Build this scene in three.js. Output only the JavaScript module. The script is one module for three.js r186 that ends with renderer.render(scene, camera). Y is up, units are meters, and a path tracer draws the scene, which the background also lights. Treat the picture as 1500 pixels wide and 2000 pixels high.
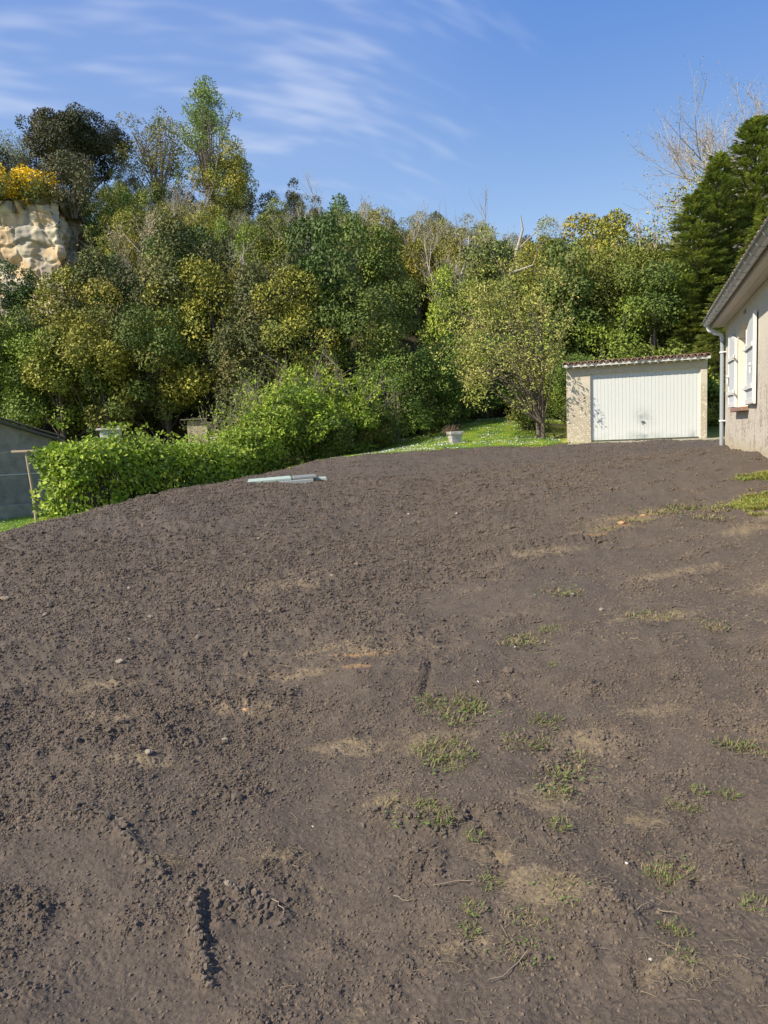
import * as THREE from 'three';
import { mergeGeometries } from 'three/addons/utils/BufferGeometryUtils.js';
import { RoundedBoxGeometry } from 'three/addons/geometries/RoundedBoxGeometry.js';
import { createNoise2D, createNoise3D, createNoise4D } from 'simplex-noise';

// ---------- camera, sky, sun, exposure ----------
const scene = new THREE.Scene();
const camera = new THREE.PerspectiveCamera(71.5, 0.75, 0.05, 400);
camera.position.set(0, 1.6, 0);
camera.rotation.set(THREE.MathUtils.degToRad(-6.1), 0, THREE.MathUtils.degToRad(-2.4), 'YXZ');
const renderer = new THREE.WebGLRenderer();
renderer.toneMapping = THREE.LinearToneMapping;
renderer.toneMappingExposure = 1.4;
renderer.shadowMap.enabled = true;

const SUN_AZ = [-0.89, 0.456], SUN_EL = THREE.MathUtils.degToRad(40);
const sunDir = new THREE.Vector3(SUN_AZ[0] * Math.cos(SUN_EL), Math.sin(SUN_EL), SUN_AZ[1] * Math.cos(SUN_EL)).normalize();
const sun = new THREE.DirectionalLight(new THREE.Color().setRGB(1, 0.90, 0.74), 5.0);
sun.position.copy(sunDir).multiplyScalar(80).add(new THREE.Vector3(0, 5, -22));
sun.target.position.set(0, 5, -22);
sun.castShadow = true;
sun.shadow.mapSize.set(4096, 4096);
Object.assign(sun.shadow.camera, { left: -45, right: 45, top: 40, bottom: -40, near: 1, far: 180 });
scene.add(sun, sun.target);

function rngOf(seed) { let s = seed | 0; return () => { s = (s + 0x6d2b79f5) | 0; let t = Math.imul(s ^ (s >>> 15), 1 | s); t = (t + Math.imul(t ^ (t >>> 7), 61 | t)) ^ t; return ((t ^ (t >>> 14)) >>> 0) / 4294967296; }; }
const N2 = createNoise2D(rngOf(11)), N2b = createNoise2D(rngOf(12)), N3 = createNoise3D(rngOf(13)), N4 = createNoise4D(rngOf(14));
const clamp = (x, a = 0, b = 1) => Math.min(b, Math.max(a, x));
const sstep = (a, b, x) => { const t = clamp((x - a) / (b - a)); return t * t * (3 - 2 * t); };
const mix = (a, b, t) => a + (b - a) * t;
const fbm = (x, y, o = 4) => { let s = 0, a = 0.5; for (let i = 0; i < o; i++) { s += a * N2(x, y); x = x * 2.03 + 7.1; y = y * 2.03 + 3.7; a *= 0.5; } return s; };
function lerpTable(t, x) { if (x <= t[0][0]) return t[0][1]; for (let i = 1; i < t.length; i++) if (x <= t[i][0]) { const k = (x - t[i - 1][0]) / (t[i][0] - t[i - 1][0]); return mix(t[i - 1][1], t[i][1], k); } return t[t.length - 1][1]; }

{ // clear spring sky with thin cirrus
  const W = 2048, Hh = 1024, data = new Float32Array(W * Hh * 4);
  for (let j = 0; j < Hh; j++) {
    const el = ((j + 0.5) / Hh - 0.5) * Math.PI, y = Math.sin(el), ce = Math.cos(el);
    for (let i = 0; i < W; i++) {
      const az = ((i + 0.5) / W - 0.5) * 2 * Math.PI, x = Math.cos(az) * ce, z = Math.sin(az) * ce;
      const o = (j * W + i) * 4, up = Math.max(y, 0.0);
      const k = Math.min(0.4, Math.exp(-5 * up));
      let r = 0.012 + 0.90 * k, g = 0.112 + 1.06 * k, b = 0.445 + 0.66 * k;
      const c = x * sunDir.x + y * sunDir.y + z * sunDir.z, glow = Math.pow(Math.max(0, c * 0.5 + 0.5), 5);
      r += 0.17 * glow; g += 0.15 * glow; b += 0.10 * glow;
      if (y > 0.02) { // cirrus: streaks drawn out along one direction on a high plane
        const px = x / (y + 0.12), pz = z / (y + 0.12);
        const a = px * 0.86 - pz * 0.5, q = px * 0.5 + pz * 0.86;
        const wq = q + 0.12 * N2(a * 0.5, q * 0.5);
        const big = 0.5 + 0.5 * N2b(px * 0.5 + 4.2, pz * 0.5 + 1.1);
        const streak = 0.36 * N2(a * 1.1 + 3, wq * 3.4) + 0.36 * N2b(a * 1.9, wq * 9) + 0.3 * N2(a * 3.4 + 5, wq * 19) + 0.2 * N2b(a * 8, wq * 40);
        let m = sstep(0.0, 1.0, streak + (big - 0.5) * 0.9) * sstep(0.2, 0.75, big);
        m = (m * 0.4 + 0.13 * sstep(0.3, 0.9, big)) * sstep(0.02, 0.2, y);
        r = mix(r, 0.53, m); g = mix(g, 0.58, m); b = mix(b, 0.70, m);
      }
      data[o] = r; data[o + 1] = g; data[o + 2] = b; data[o + 3] = 1;
    }
  }
  const t = new THREE.DataTexture(data, W, Hh, THREE.RGBAFormat, THREE.FloatType);
  t.mapping = THREE.EquirectangularReflectionMapping; t.magFilter = THREE.LinearFilter; t.needsUpdate = true;
  scene.background = t; scene.environment = t;
}

// ---------- helpers ----------
const used = new Map();
function numbered(name) { const n = used.get(name) ?? 0; used.set(name, n + 1); return n ? name + '_' + String(n).padStart(3, '0') : name; }
function tag(o, label, category, group) { o.userData.label = label; o.userData.category = category; if (group) o.userData.group = group; return o; }
function group(name, x, y, d, turn = 0) { const g = new THREE.Group(); g.name = numbered(name); g.position.set(x, y, -d); g.rotation.y = turn; scene.add(g); return g; }
function part(name, geo, mat, parent) { const m = new THREE.Mesh(geo, mat); m.name = parent ? name : numbered(name); m.castShadow = m.receiveShadow = true; (parent ?? scene).add(m); return m; }
function stuff(o) { o.userData.kind = 'stuff'; return o; }
const V = (x, y, z) => new THREE.Vector3(x, y, z);
const lin = (r, g, b) => new THREE.Color().setRGB(r, g, b);
const std = (color, roughness = 0.9, extra = {}) => new THREE.MeshStandardMaterial({ color, roughness, side: THREE.DoubleSide, ...extra });
function box(w, h, d, x = 0, y = 0, z = 0, r = 0.006) { const g = r ? new RoundedBoxGeometry(w, h, d, 1, Math.min(r, w / 2.1, h / 2.1, d / 2.1)) : new THREE.BoxGeometry(w, h, d); g.translate(x, y, z); return g; }
function flat(g) { return g.index ? g.toNonIndexed() : g; }
function merge(list) { return mergeGeometries(list.map((g) => { const q = flat(g); for (const k of Object.keys(q.attributes)) if (!['position', 'normal', 'uv'].includes(k)) q.deleteAttribute(k); return q; })); }
function metricUV(g, s = 1) { // box-projected uv in metres
  const p = g.attributes.position, n = g.attributes.normal, uv = new Float32Array(p.count * 2);
  for (let i = 0; i < p.count; i++) { const ax = Math.abs(n.getX(i)), ay = Math.abs(n.getY(i)), az = Math.abs(n.getZ(i)); const [u, v] = az >= ax && az >= ay ? [p.getX(i), p.getY(i)] : ax >= ay ? [p.getZ(i), p.getY(i)] : [p.getX(i), p.getZ(i)]; uv[i * 2] = u * s; uv[i * 2 + 1] = v * s; }
  g.setAttribute('uv', new THREE.BufferAttribute(uv, 2)); return g;
}
function tex(w, h, fn, srgb = true, repeat = null) {
  const data = new Uint8Array(w * h * 4);
  for (let j = 0; j < h; j++) for (let i = 0; i < w; i++) { const c = fn((i + 0.5) / w, (j + 0.5) / h), o = (j * w + i) * 4; for (let k = 0; k < 3; k++) data[o + k] = clamp(Array.isArray(c) ? c[k] : c) * 255; data[o + 3] = 255; }
  const t = new THREE.DataTexture(data, w, h); t.magFilter = THREE.LinearFilter; t.minFilter = THREE.LinearFilter; t.wrapS = t.wrapT = THREE.RepeatWrapping;
  if (srgb) t.colorSpace = THREE.SRGBColorSpace; if (repeat) t.repeat.set(...repeat); t.needsUpdate = true; return t;
}
// noise that tiles over the unit square
function tnoise(u, v, f, s = 0) { const a = u * 2 * Math.PI, b = v * 2 * Math.PI, R = f / (2 * Math.PI); return N4(Math.cos(a) * R + s, Math.sin(a) * R, Math.cos(b) * R - s, Math.sin(b) * R); }
function tfbm(u, v, f, o = 4, s = 0) { let t = 0, a = 0.5; for (let i = 0; i < o; i++) { t += a * tnoise(u, v, f, s + i * 5.3); f *= 2; a *= 0.5; } return t; }
function tubeInto(list, pts, r0, r1, sides = 5) { // tapered tube through pts
  const pos = [], idx = [], n = pts.length; const t = V(), a = V(), b = V();
  for (let i = 0; i < n; i++) {
    t.copy(pts[Math.min(i + 1, n - 1)]).sub(pts[Math.max(i - 1, 0)]).normalize();
    a.set(Math.abs(t.y) > 0.9 ? 1 : 0, Math.abs(t.y) > 0.9 ? 0 : 1, 0).cross(t).normalize(); b.crossVectors(t, a);
    const r = mix(r0, r1, i / (n - 1));
    for (let k = 0; k < sides; k++) { const q = (k / sides) * Math.PI * 2; pos.push(pts[i].x + (a.x * Math.cos(q) + b.x * Math.sin(q)) * r, pts[i].y + (a.y * Math.cos(q) + b.y * Math.sin(q)) * r, pts[i].z + (a.z * Math.cos(q) + b.z * Math.sin(q)) * r); }
  }
  for (let i = 0; i < n - 1; i++) for (let k = 0; k < sides; k++) { const p = i * sides + k, q = i * sides + (k + 1) % sides; idx.push(p, q, p + sides, q, q + sides, p + sides); }
  list.push({ pos, idx });
}
function fromLists(list) { // joins {pos, idx} pieces, smooth normals
  let nv = 0, ni = 0; for (const l of list) { nv += l.pos.length; ni += l.idx.length; }
  const pos = new Float32Array(nv), idx = new Uint32Array(ni); let ov = 0, oi = 0;
  for (const l of list) { pos.set(l.pos, ov); for (let i = 0; i < l.idx.length; i++) idx[oi + i] = l.idx[i] + ov / 3; ov += l.pos.length; oi += l.idx.length; }
  const g = new THREE.BufferGeometry(); g.setAttribute('position', new THREE.BufferAttribute(pos, 3)); g.setIndex(new THREE.BufferAttribute(idx, 1)); g.computeVertexNormals(); return g;
}

// ---------- terrain ----------
const CP = [[0, -4, -.1], [-5, -4, -.2], [5, -4, .2], [0, 0, -.03], [-1.2, 1.8, 0], [0, 1.8, 0], [1, 1.8, .03], [-2, 3.5, .1], [0, 3.4, .1], [2, 3.2, .2], [-3.6, 6.6, .36], [0, 6.3, .3], [3.2, 6, .5], [-4.37, 8, .55], [0, 10, .58], [3, 10, .8], [5.4, 9.6, 1.04], [7, 14.5, 1.04], [3, 14, .95], [0, 14, .85], [-3, 14, .79],
  [-4.4, 9.5, .63], [-3.9, 12, .70], [-1.4, 18, 1.02], [0, 18, 1.06], [2.2, 20, 1.10], [5.35, 21, 1.13], [7.5, 21, 1.15], [9.3, 20.5, 1.14], [9, 16, 1.1], [12, 12, 1.2], [14, 20, 1.3], [14, 26, 2.2], [9, 27, 1.5],
  [-6.2, 8, .15], [-6, 10.5, .15], [-6.6, 14.5, 0], [-5, 15, .3], [-8.4, 17, -.24], [-10.3, 19, -.25], [-14, 17, -.4], [-12, 10, -.3], [-8, 9, -.1], [-4.2, 18, .4], [-3, 20, .6], [-1.4, 20, .95], [-6, 21, .2], [-10, 24, 0], [-4, 24, .6], [-16, 27, .2],
  [-.5, 22.5, 1.0], [.5, 23.5, 1.12], [2.25, 22, 1.25], [2.6, 25.5, 1.6], [5.4, 27.5, 2.0], [5, 23, 1.32], [8, 24, 1.4]];
const ker = (r2) => (r2 > 1e-12 ? r2 * Math.log(r2) : 0);
const RW = (() => { // thin-plate weights
  const n = CP.length, m = n + 3, A = [];
  for (let i = 0; i < m; i++) A.push(new Float64Array(m + 1));
  for (let i = 0; i < n; i++) { for (let j = 0; j < n; j++) A[i][j] = ker((CP[i][0] - CP[j][0]) ** 2 + (CP[i][1] - CP[j][1]) ** 2) + (i === j ? 0.6 : 0); [1, CP[i][0], CP[i][1]].forEach((v, k) => { A[i][n + k] = v; A[n + k][i] = v; }); A[i][m] = CP[i][2]; }
  for (let c = 0; c < m; c++) { let p = c; for (let r = c + 1; r < m; r++) if (Math.abs(A[r][c]) > Math.abs(A[p][c])) p = r; [A[c], A[p]] = [A[p], A[c]]; for (let r = 0; r < m; r++) if (r !== c) { const f = A[r][c] / A[c][c]; if (f) for (let k = c; k <= m; k++) A[r][k] -= f * A[c][k]; } }
  return A.map((r, i) => r[m] / r[i]);
})();
function base(x, d) { x = clamp(x, -16, 15); d = clamp(d, -4, 28); const n = CP.length; let s = RW[n] + RW[n + 1] * x + RW[n + 2] * d; for (let i = 0; i < n; i++) s += RW[i] * ker((x - CP[i][0]) ** 2 + (d - CP[i][1]) ** 2); return s; }
const FOOT = [[-45, 31], [-12, 30.5], [-6, 28.5], [-1, 25.5], [2, 27], [5, 29.5], [8, 27.5], [12, 26], [18, 24], [45, 22]];
const RIDGE = [[-45, 17], [-20, 16.6], [-15.5, 16.2], [-8, 15.2], [-4, 14.0], [0.5, 12.4], [9, 10.4], [13.5, 8.4], [18, 7.4], [45, 7]];
function H(x, d) {
  const f = lerpTable(FOOT, x), b = base(x, Math.min(d, f));
  if (d <= f) return b;
  const t = (d - f) / (49 - f), rise = (lerpTable(RIDGE, x) - b) * (t < 1 ? Math.pow(t, 0.92) : 1 + (t - 1) * 0.06);
  return b + rise + 0.5 * N2(x * 0.2, d * 0.2) * sstep(0, 0.3, t);
}
// soil area: signed distance inside its outline
const SOIL = [[-9, -6], [-6.3, 3], [-5.3, 7], [-4.9, 9.3], [-4.35, 11.9], [-3.45, 14], [-1.85, 17.9], [-0.9, 19.2], [2.2, 20.3], [5.3, 20.75], [9.2, 19.6], [8.2, 16], [7.4, 15], [2, 0], [4, -6]];
function soilDist(x, d) {
  let inside = false, best = 1e9; const n = SOIL.length;
  for (let i = 0, j = n - 1; i < n; j = i++) {
    const [ax, ay] = SOIL[j], [bx, by] = SOIL[i];
    if ((ay > d) !== (by > d) && x < ((bx - ax) * (d - ay)) / (by - ay) + ax) inside = !inside;
    const t = clamp(((x - ax) * (bx - ax) + (d - ay) * (by - ay)) / ((bx - ax) ** 2 + (by - ay) ** 2));
    best = Math.min(best, Math.hypot(x - ax - t * (bx - ax), d - ay - t * (by - ay)));
  }
  return (inside ? best : -best) + 0.16 * N2(x * 1.7, d * 1.7) + 0.05 * N2(x * 6, d * 6);
}
const RIDGES = [
  { p: [[-1.30, 2.72], [-1.19, 2.66], [-1.08, 2.6], [-.99, 2.52], [-.9, 2.42], [-.84, 2.36]], w: 0.03, h: 0.026 },
  { p: [[-.69, 2.25], [-.67, 2.16], [-.64, 2.08], [-.61, 2.0], [-.58, 1.93]], w: 0.018, h: 0.032 },
  { p: [[-.6, 2.26], [-.52, 2.24], [-.4, 2.2]], w: 0.04, h: 0.016 },
  { p: [[.25, 4.22], [.21, 3.98], [.18, 3.78]], w: 0.022, h: -0.03 },
  { p: [[.3, 2.6], [.36, 2.44], [.35, 2.3]], w: 0.03, h: -0.03 },
  { p: [[-.55, 4.9], [-.1, 4.75], [.25, 4.6], [.5, 4.9]], w: 0.08, h: 0.035 },
  { p: [[.9, 6.7], [1.6, 6.9], [2.4, 7.0]], w: 0.1, h: 0.05 },
  { p: [[-1.7, 3.3], [-1.35, 3.5], [-1.0, 3.8], [-.6, 3.9]], w: 0.07, h: 0.035 },
  { p: [[-.1, 2.66], [.05, 2.62], [.18, 2.55]], w: 0.035, h: 0.025 },
];
const pd = (p, x, d) => { let best = 1e9; for (let i = 1; i < p.length; i++) { const [ax, ay] = p[i - 1], [bx, by] = p[i]; const t = clamp(((x - ax) * (bx - ax) + (d - ay) * (by - ay)) / ((bx - ax) ** 2 + (by - ay) ** 2)); best = Math.min(best, Math.hypot(x - ax - t * (bx - ax), d - ay - t * (by - ay))); } return best; };
const SMOOTH = [[-1.17, 2.45, .33, .16], [-.75, 1.9, .3, .16], [-.28, 2.7, .3, .2], [.96, 5.4, .9, .5]];
function roughness(x, d) { // 1 loose crumbs, 0 rolled smooth
  let r = sstep(0.9, -0.7, x - 0.58 * (d - 4.7) + 0.9 * fbm(x * 0.8, d * 0.8, 3));
  r = Math.max(r * (0.75 + 0.65 * sstep(-0.35, 0.3, fbm(x * 1.3 + 9, d * 1.3, 3))), 0.85 * sstep(0.12, 0.42, fbm(x * 1.9 + 3, d * 1.9 + 8, 3)));
  r = Math.max(r, (0.1 + 0.42 * sstep(-0.1, 0.4, fbm(x * 2.6 + 60, d * 2.6, 3))) * sstep(7, 4, d));
  for (const [a, b, rx, ry] of SMOOTH) r *= 1 - 0.92 * sstep(1.25, 0.6, Math.hypot((x - a) / rx, (d - b) / ry) + 0.25 * N2(x * 5, d * 5));
  return clamp(r * mix(1, 0.55, sstep(11, 15, d)));
}
function cell(x, y) { // distance to the nearest of scattered points, 0 at a point
  const ix = Math.floor(x), iy = Math.floor(y); let b = 9;
  for (let j = -1; j < 2; j++) for (let i = -1; i < 2; i++) { const cx = ix + i, cy = iy + j; let h = Math.imul(cx, 374761393) ^ Math.imul(cy, 668265263); h = Math.imul(h ^ (h >>> 13), 1274126177); const a = ((h >>> 0) & 1023) / 1023, c = ((h >>> 10) & 1023) / 1023; const q = (cx + a - x) ** 2 + (cy + c - y) ** 2; if (q < b) b = q; }
  return Math.sqrt(b);
}
function soilH(x, d, rough) { // relief of the spread topsoil
  let h = 0.045 * N2(x * 0.5, d * 0.5) + 0.022 * N2(x * 1.4 + 4, d * 1.4) ;
  h += (0.35 + 0.65 * rough) * 0.012 * N2b(x * 4, d * 4);
  if (rough > 0.03) h += rough * (0.012 * N2(x * 9, d * 9) + 0.006 * Math.abs(N2b(x * 21, d * 21)) + 0.030 * Math.max(0, 0.55 - cell(x * 17 + 0.6 * N2(x * 20, d * 20), d * 17)) * (0.5 + 0.5 * N2b(x * 3, d * 3)) + (d < 7 ? 0.020 * Math.max(0, 0.6 - cell(x * 42, d * 42 + 0.5 * N2(x * 30, d * 30))) : 0.004 * N2(x * 30, d * 30)));
  h += (1 - rough) * (0.0016 * N2(x * 30, d * 30) + 0.005 * Math.max(0, N2b(x * 14, d * 14) - 0.2) - 0.006 * sstep(0.07, 0.0, Math.abs(N2(x * 3.1 + 7, d * 3.1))) * sstep(0.1, 0.5, N2b(x * 1.7, d * 1.7)));
  if (d < 8) for (const r of RIDGES) { const q = pd(r.p, x, d) / r.w; if (q < 2.5) h += r.h * Math.exp(-q * q) * (0.75 + 0.45 * N2(x * 16, d * 16) + 0.3 * N2b(x * 40, d * 40)); }
  return h;
}
const soilTop = (x, d) => H(x, d) + 0.05 + soilH(x, d, roughness(x, d));

// soil colours: dark topsoil, paler subsoil and straw showing through
const PALE = [[2.59, 7.44, .55, .2], [2.23, 7.15, .4, .14], [3.05, 7.62, .5, .15], [3.33, 6.38, .4, .16], [3.9, 6.6, .5, .25], [-.41, 4.54, .4, .1], [-.12, 4.38, .3, .09], [.21, 3.3, .16, .1], [.12, 3.24, .12, .08], [1.77, 4.6, .35, .13], [2.25, 5.55, .4, .12], [-.03, 2.74, .12, .06], [.46, 2.22, .16, .1], [.33, 2.4, .1, .06], [.91, 3.18, .2, .1], [.6, 2.7, .16, .12], [-1.17, 3.16, .2, .07], [-1.5, 3.7, .25, .09], [-.63, 4.2, .3, .08], [-.83, 3.74, .25, .08], [-.84, 2.44, .05, .02], [-.45, 2.46, .1, .04], [.92, 2.56, .09, .04], [.77, 1.82, .12, .05], [-1.72, 4.1, .22, .09], [.2, 1.98, .1, .05], [-.9, 6, .5, .15], [1.5, 6.6, .5, .12], [2.9, 5, .4, .15], [1.3, 3.4, .2, .08], [-.2, 3.3, .25, .08]];
const OCHRE = [[-.17, 4.33, .17, .03], [-.2, 4.15, .1, .03], [2.66, 7.5, .25, .06], [2.45, 7.22, .12, .05], [2.1, 7.0, .1, .04]];
function soilColor(x, d, rough, out) {
  const v = 1 + 0.10 * fbm(x * 0.7, d * 0.7, 3) + 0.12 * N2(x * 5 + 2, d * 5) + 0.10 * N2b(x * 26, d * 26);
  let r = 0.121 * v, g = 0.093 * v, b = 0.068 * v;
  let p = 0;
  for (const [a, c, rx, ry] of PALE) { const q = Math.hypot((x - a) / rx, (d - c) / ry); if (q < 2) p = Math.max(p, sstep(1.6, 0.2, q)); }
  p += 0.5 * sstep(0.1, 0.5, fbm(x * 1.1 + 20, d * 1.1, 4)) * sstep(9, 6, d) * sstep(-2.2, 0.3, x - 0.2 * (d - 3));
  const grain = 0.5 + 0.3 * N2(x * 9, d * 14) + 0.3 * N2b(x * 28, d * 34) + 0.35 * N2(x * 70, d * 70);
  const k = sstep(0.55, 1.05, p * 0.68 + grain * 0.55) * 0.82;
  r = mix(r, 0.29 * v, k); g = mix(g, 0.22 * v, k); b = mix(b, 0.125 * v, k);
  let oc = 0; for (const [a, c, rx, ry] of OCHRE) { const q = Math.hypot((x - a) / rx, (d - c) / ry); if (q < 1.6) oc = Math.max(oc, sstep(1.2, 0.5, q + 0.5 * N2(x * 12, d * 20))); }
  out[0] = mix(r, 0.36, oc); out[1] = mix(g, 0.22, oc); out[2] = mix(b, 0.1, oc);
}
const soilBump = tex(1024, 1024, (u, v) => 0.5 + 0.5 * tfbm(u, v, 44, 3, 2), false);
const soilGrain = tex(1024, 1024, (u, v) => { const n = 0.85 + 0.24 * tfbm(u, v, 40, 4, 31) + 0.13 * tnoise(u, v, 220, 17); const s = tnoise(u, v, 120, 51) > 0.82 ? 0.12 : 0; return [n + s, n + s, n + s * 0.8]; });
const soilMat = std(lin(1, 1, 1), 0.96, { vertexColors: true, map: soilGrain, bumpMap: soilBump, bumpScale: 0.007 });
{
  const rows = []; for (let d = -1.5; d < 23; ) { rows.push(d); d += d < 1.2 ? 0.05 : Math.max(0.0068, 0.0022 * d * d * 0.72); if (d > 12) d += 0.0; }
  const dense = rows.map((d, i) => d); const inner = 560, wing = 50, cols = inner + 2 * wing, nR = dense.length, pos = new Float32Array(nR * cols * 3), col = new Float32Array(nR * cols * 3), uv = new Float32Array(nR * cols * 2), idx = [], c3 = [0, 0, 0];
  const ok = new Uint8Array(nR * cols);
  for (let j = 0; j < nR; j++) {
    const d = dense[j], half = 0.72 * Math.max(d, 1.2) + 0.6;
    for (let i = 0; i < cols; i++) {
      const k = i < wing ? wing - i : i >= wing + inner ? i - wing - inner + 1 : 0, x = (clamp((i - wing) / (inner - 1)) * 2 - 1) * half + (i < wing ? -1 : 1) * (k / wing) ** 1.7 * (2.6 + 0.35 * Math.max(d, 0)), o = j * cols + i, sd = soilDist(x, d);
      ok[o] = sd > -0.45 ? 1 : 0;
      const ro = roughness(x, d);
      pos[o * 3] = x; pos[o * 3 + 2] = -d;
      pos[o * 3 + 1] = H(x, d) + clamp(0.03 + sd * 0.3, -0.12, 0.05) + (sd > -0.5 ? soilH(x, d, ro) * clamp(0.5 + sd * 3) : 0);
      soilColor(x, d, ro, c3); col.set(c3, o * 3); uv[o * 2] = x / 0.9; uv[o * 2 + 1] = -d / 0.9;
    }
  }
  for (let j = 0; j < nR - 1; j++) for (let i = 0; i < cols - 1; i++) { const a = j * cols + i, b = a + cols; if (ok[a] + ok[a + 1] + ok[b] + ok[b + 1] === 4) idx.push(a, a + 1, b, a + 1, b + 1, b); }
  const g = new THREE.BufferGeometry(); g.setAttribute('position', new THREE.BufferAttribute(pos, 3)); g.setAttribute('color', new THREE.BufferAttribute(col, 3)); g.setAttribute('uv', new THREE.BufferAttribute(uv, 2)); g.setIndex(idx); g.computeVertexNormals();
  part('soil_ground', g, soilMat).userData.kind = 'structure';
  console.log('soil rows', nR, 'tris', idx.length / 3);
}
{ // lawn and hillside: one sheet each
  function sheet(name, xs, ds, mat, drop) {
    const nx = xs.length, nd = ds.length, pos = new Float32Array(nx * nd * 3), uv = new Float32Array(nx * nd * 2), idx = [];
    for (let j = 0; j < nd; j++) for (let i = 0; i < nx; i++) { const o = j * nx + i, x = xs[i], d = ds[j]; pos.set([x, H(x, d) - (drop ? drop(x, d) : 0), -d], o * 3); uv.set([x / 3, d / 3], o * 2); }
    for (let j = 0; j < nd - 1; j++) for (let i = 0; i < nx - 1; i++) { const a = j * nx + i, b = a + nx; idx.push(a, a + 1, b, a + 1, b + 1, b); }
    const g = new THREE.BufferGeometry(); g.setAttribute('position', new THREE.BufferAttribute(pos, 3)); g.setAttribute('uv', new THREE.BufferAttribute(uv, 2)); g.setIndex(idx); g.computeVertexNormals();
    part(name, g, mat).userData.kind = 'structure';
  }
  const range = (a, b, s) => { const r = []; for (let v = a; v < b - 1e-6; v += s) r.push(v); r.push(b); return r; };
  const lawnTex = tex(512, 512, (u, v) => { const n = tfbm(u, v, 8, 4, 3), m = tfbm(u, v, 60, 3, 9); const k = clamp(0.5 + n + m * 0.6); return [mix(0.50, 0.64, k), mix(0.53, 0.66, k), mix(0.22, 0.31, k)]; });
  const litterTex = tex(512, 512, (u, v) => { const n = tfbm(u, v, 9, 5, 5), m = tfbm(u, v, 70, 3, 19); const k = clamp(0.45 + n + m * 0.7); return [mix(0.16, 0.33, k), mix(0.16, 0.29, k), mix(0.09, 0.17, k)]; });
  sheet('lawn', [-120, -60, ...range(-30, 30, 0.3), 60, 120], [-90, -40, ...range(-12, 26, 0.3)], std(lin(1, 1, 1), 0.95, { map: lawnTex }), (x, d) => 0.16 * sstep(0.35, 0.8, soilDist(x, d)));
  sheet('hillside', [-160, -90, -60, ...range(-45, 45, 0.9), 60, 90, 160], [26, ...range(26.6, 60, 0.8), 80, 120, 200], std(lin(1, 1, 1), 0.95, { map: litterTex }));
}

// ---------- buildings ----------
const stucco = tex(512, 512, (u, v) => 0.5 + 0.35 * tfbm(u, v, 60, 3, 3) + 0.2 * tnoise(u, v, 150, 7), false, [0.7, 0.7]);
const houseTex = tex(1024, 512, (u, v) => { // roughcast, 8 m wide and 3 m high, with brown run-off streaks
  const fine = 0.04 * tnoise(u, v, 240, 3) + 0.03 * tfbm(u, v, 60, 3, 8);
  const streak = clamp(0.5 * tnoise(u, v * 0.09, 70, 2) + 0.5 * tnoise(u, v * 0.06, 24, 5) + 0.55 * tfbm(u, v, 9, 4, 41) - 0.02);
  const low = sstep(0.62, 0.42, v + 0.12 * tnoise(u, 0.3, 12, 6)), s = clamp(streak * 2.3 + 0.22) * low * (0.5 + 0.7 * tnoise(u, v, 50, 15));
  const moss = sstep(0.12, 0.0, v - 0.05 * tnoise(u, 0.1, 30, 9)) ;
  let r = 0.785 + fine, g = 0.757 + fine, b = 0.70 + fine;
  r = mix(r, 0.48, clamp(s * 0.85)); g = mix(g, 0.42, clamp(s * 0.85)); b = mix(b, 0.38, clamp(s * 0.85));
  return [mix(r, 0.66, moss * 0.5), mix(g, 0.58, moss * 0.5), mix(b, 0.44, moss * 0.6)];
});
houseTex.repeat.set(1 / 8, 1 / 3);
const garageTex = tex(1024, 512, (u, v) => { // weathered render, 4 m wide and 2.4 m high, with pale lichen blotches
  const fine = 0.035 * tnoise(u, v, 200, 3) + 0.05 * tfbm(u, v, 30, 3, 8), cell = tfbm(u, v, 55, 2, 61), area = sstep(0.72, 0.45, v + 0.16 * tnoise(u, v, 5, 2));
  const blot = sstep(0.12, 0.2, cell + 0.1 * tnoise(u, v, 9, 44)) * area;
  const grime = clamp(0.5 + tfbm(u, v, 7, 4, 71)) * 0.5;
  let r = 0.795 + fine - grime * 0.1, g = 0.76 + fine - grime * 0.1, b = 0.69 + fine - grime * 0.11;
  r = mix(r, r * 0.9, area); g = mix(g, g * 0.89, area); b = mix(b, b * 0.87, area);
  return [mix(r, 0.86, blot), mix(g, 0.825, blot), mix(b, 0.74, blot)];
});
garageTex.repeat.set(1 / 4, 1 / 2.4);
const houseMat = std(lin(1, 1, 1), 0.95, { map: houseTex, bumpMap: stucco, bumpScale: 0.006 });
const garageMat = std(lin(1, 1, 1), 0.95, { map: garageTex, bumpMap: stucco, bumpScale: 0.006 });
const whitePaint = std(lin(0.62, 0.6, 0.55), 0.6), cream = std(lin(0.72, 0.66, 0.54), 0.8), trim = std(lin(0.66, 0.64, 0.58), 0.8);
const zinc = std(lin(0.36, 0.37, 0.38), 0.42, { metalness: 0.75 }), zincDark = std(lin(0.22, 0.23, 0.24), 0.6, { metalness: 0.4 }), pvc = std(lin(0.30, 0.33, 0.36), 0.5);
const steel = std(lin(0.12, 0.12, 0.12), 0.5, { metalness: 0.6 });
const glass = new THREE.MeshPhysicalMaterial({ color: lin(1, 1, 1), roughness: 0.03, transmission: 1, thickness: 0, side: THREE.DoubleSide });
const concreteTex = tex(512, 512, (u, v) => { const n = 0.62 + 0.2 * tfbm(u, v, 10, 5, 3) + 0.06 * tnoise(u, v, 150, 5); return [n, n * 0.97, n * 0.9]; });
const concrete = std(lin(0.9, 0.88, 0.82), 0.95, { map: concreteTex });
const clayTex = tex(256, 256, (u, v) => { const n = 0.9 + 0.14 * tfbm(u, v, 9, 4, 13) - 0.16 * sstep(0.12, 0.4, tfbm(u, v, 6, 4, 33)); return [n, n, n]; });
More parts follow.
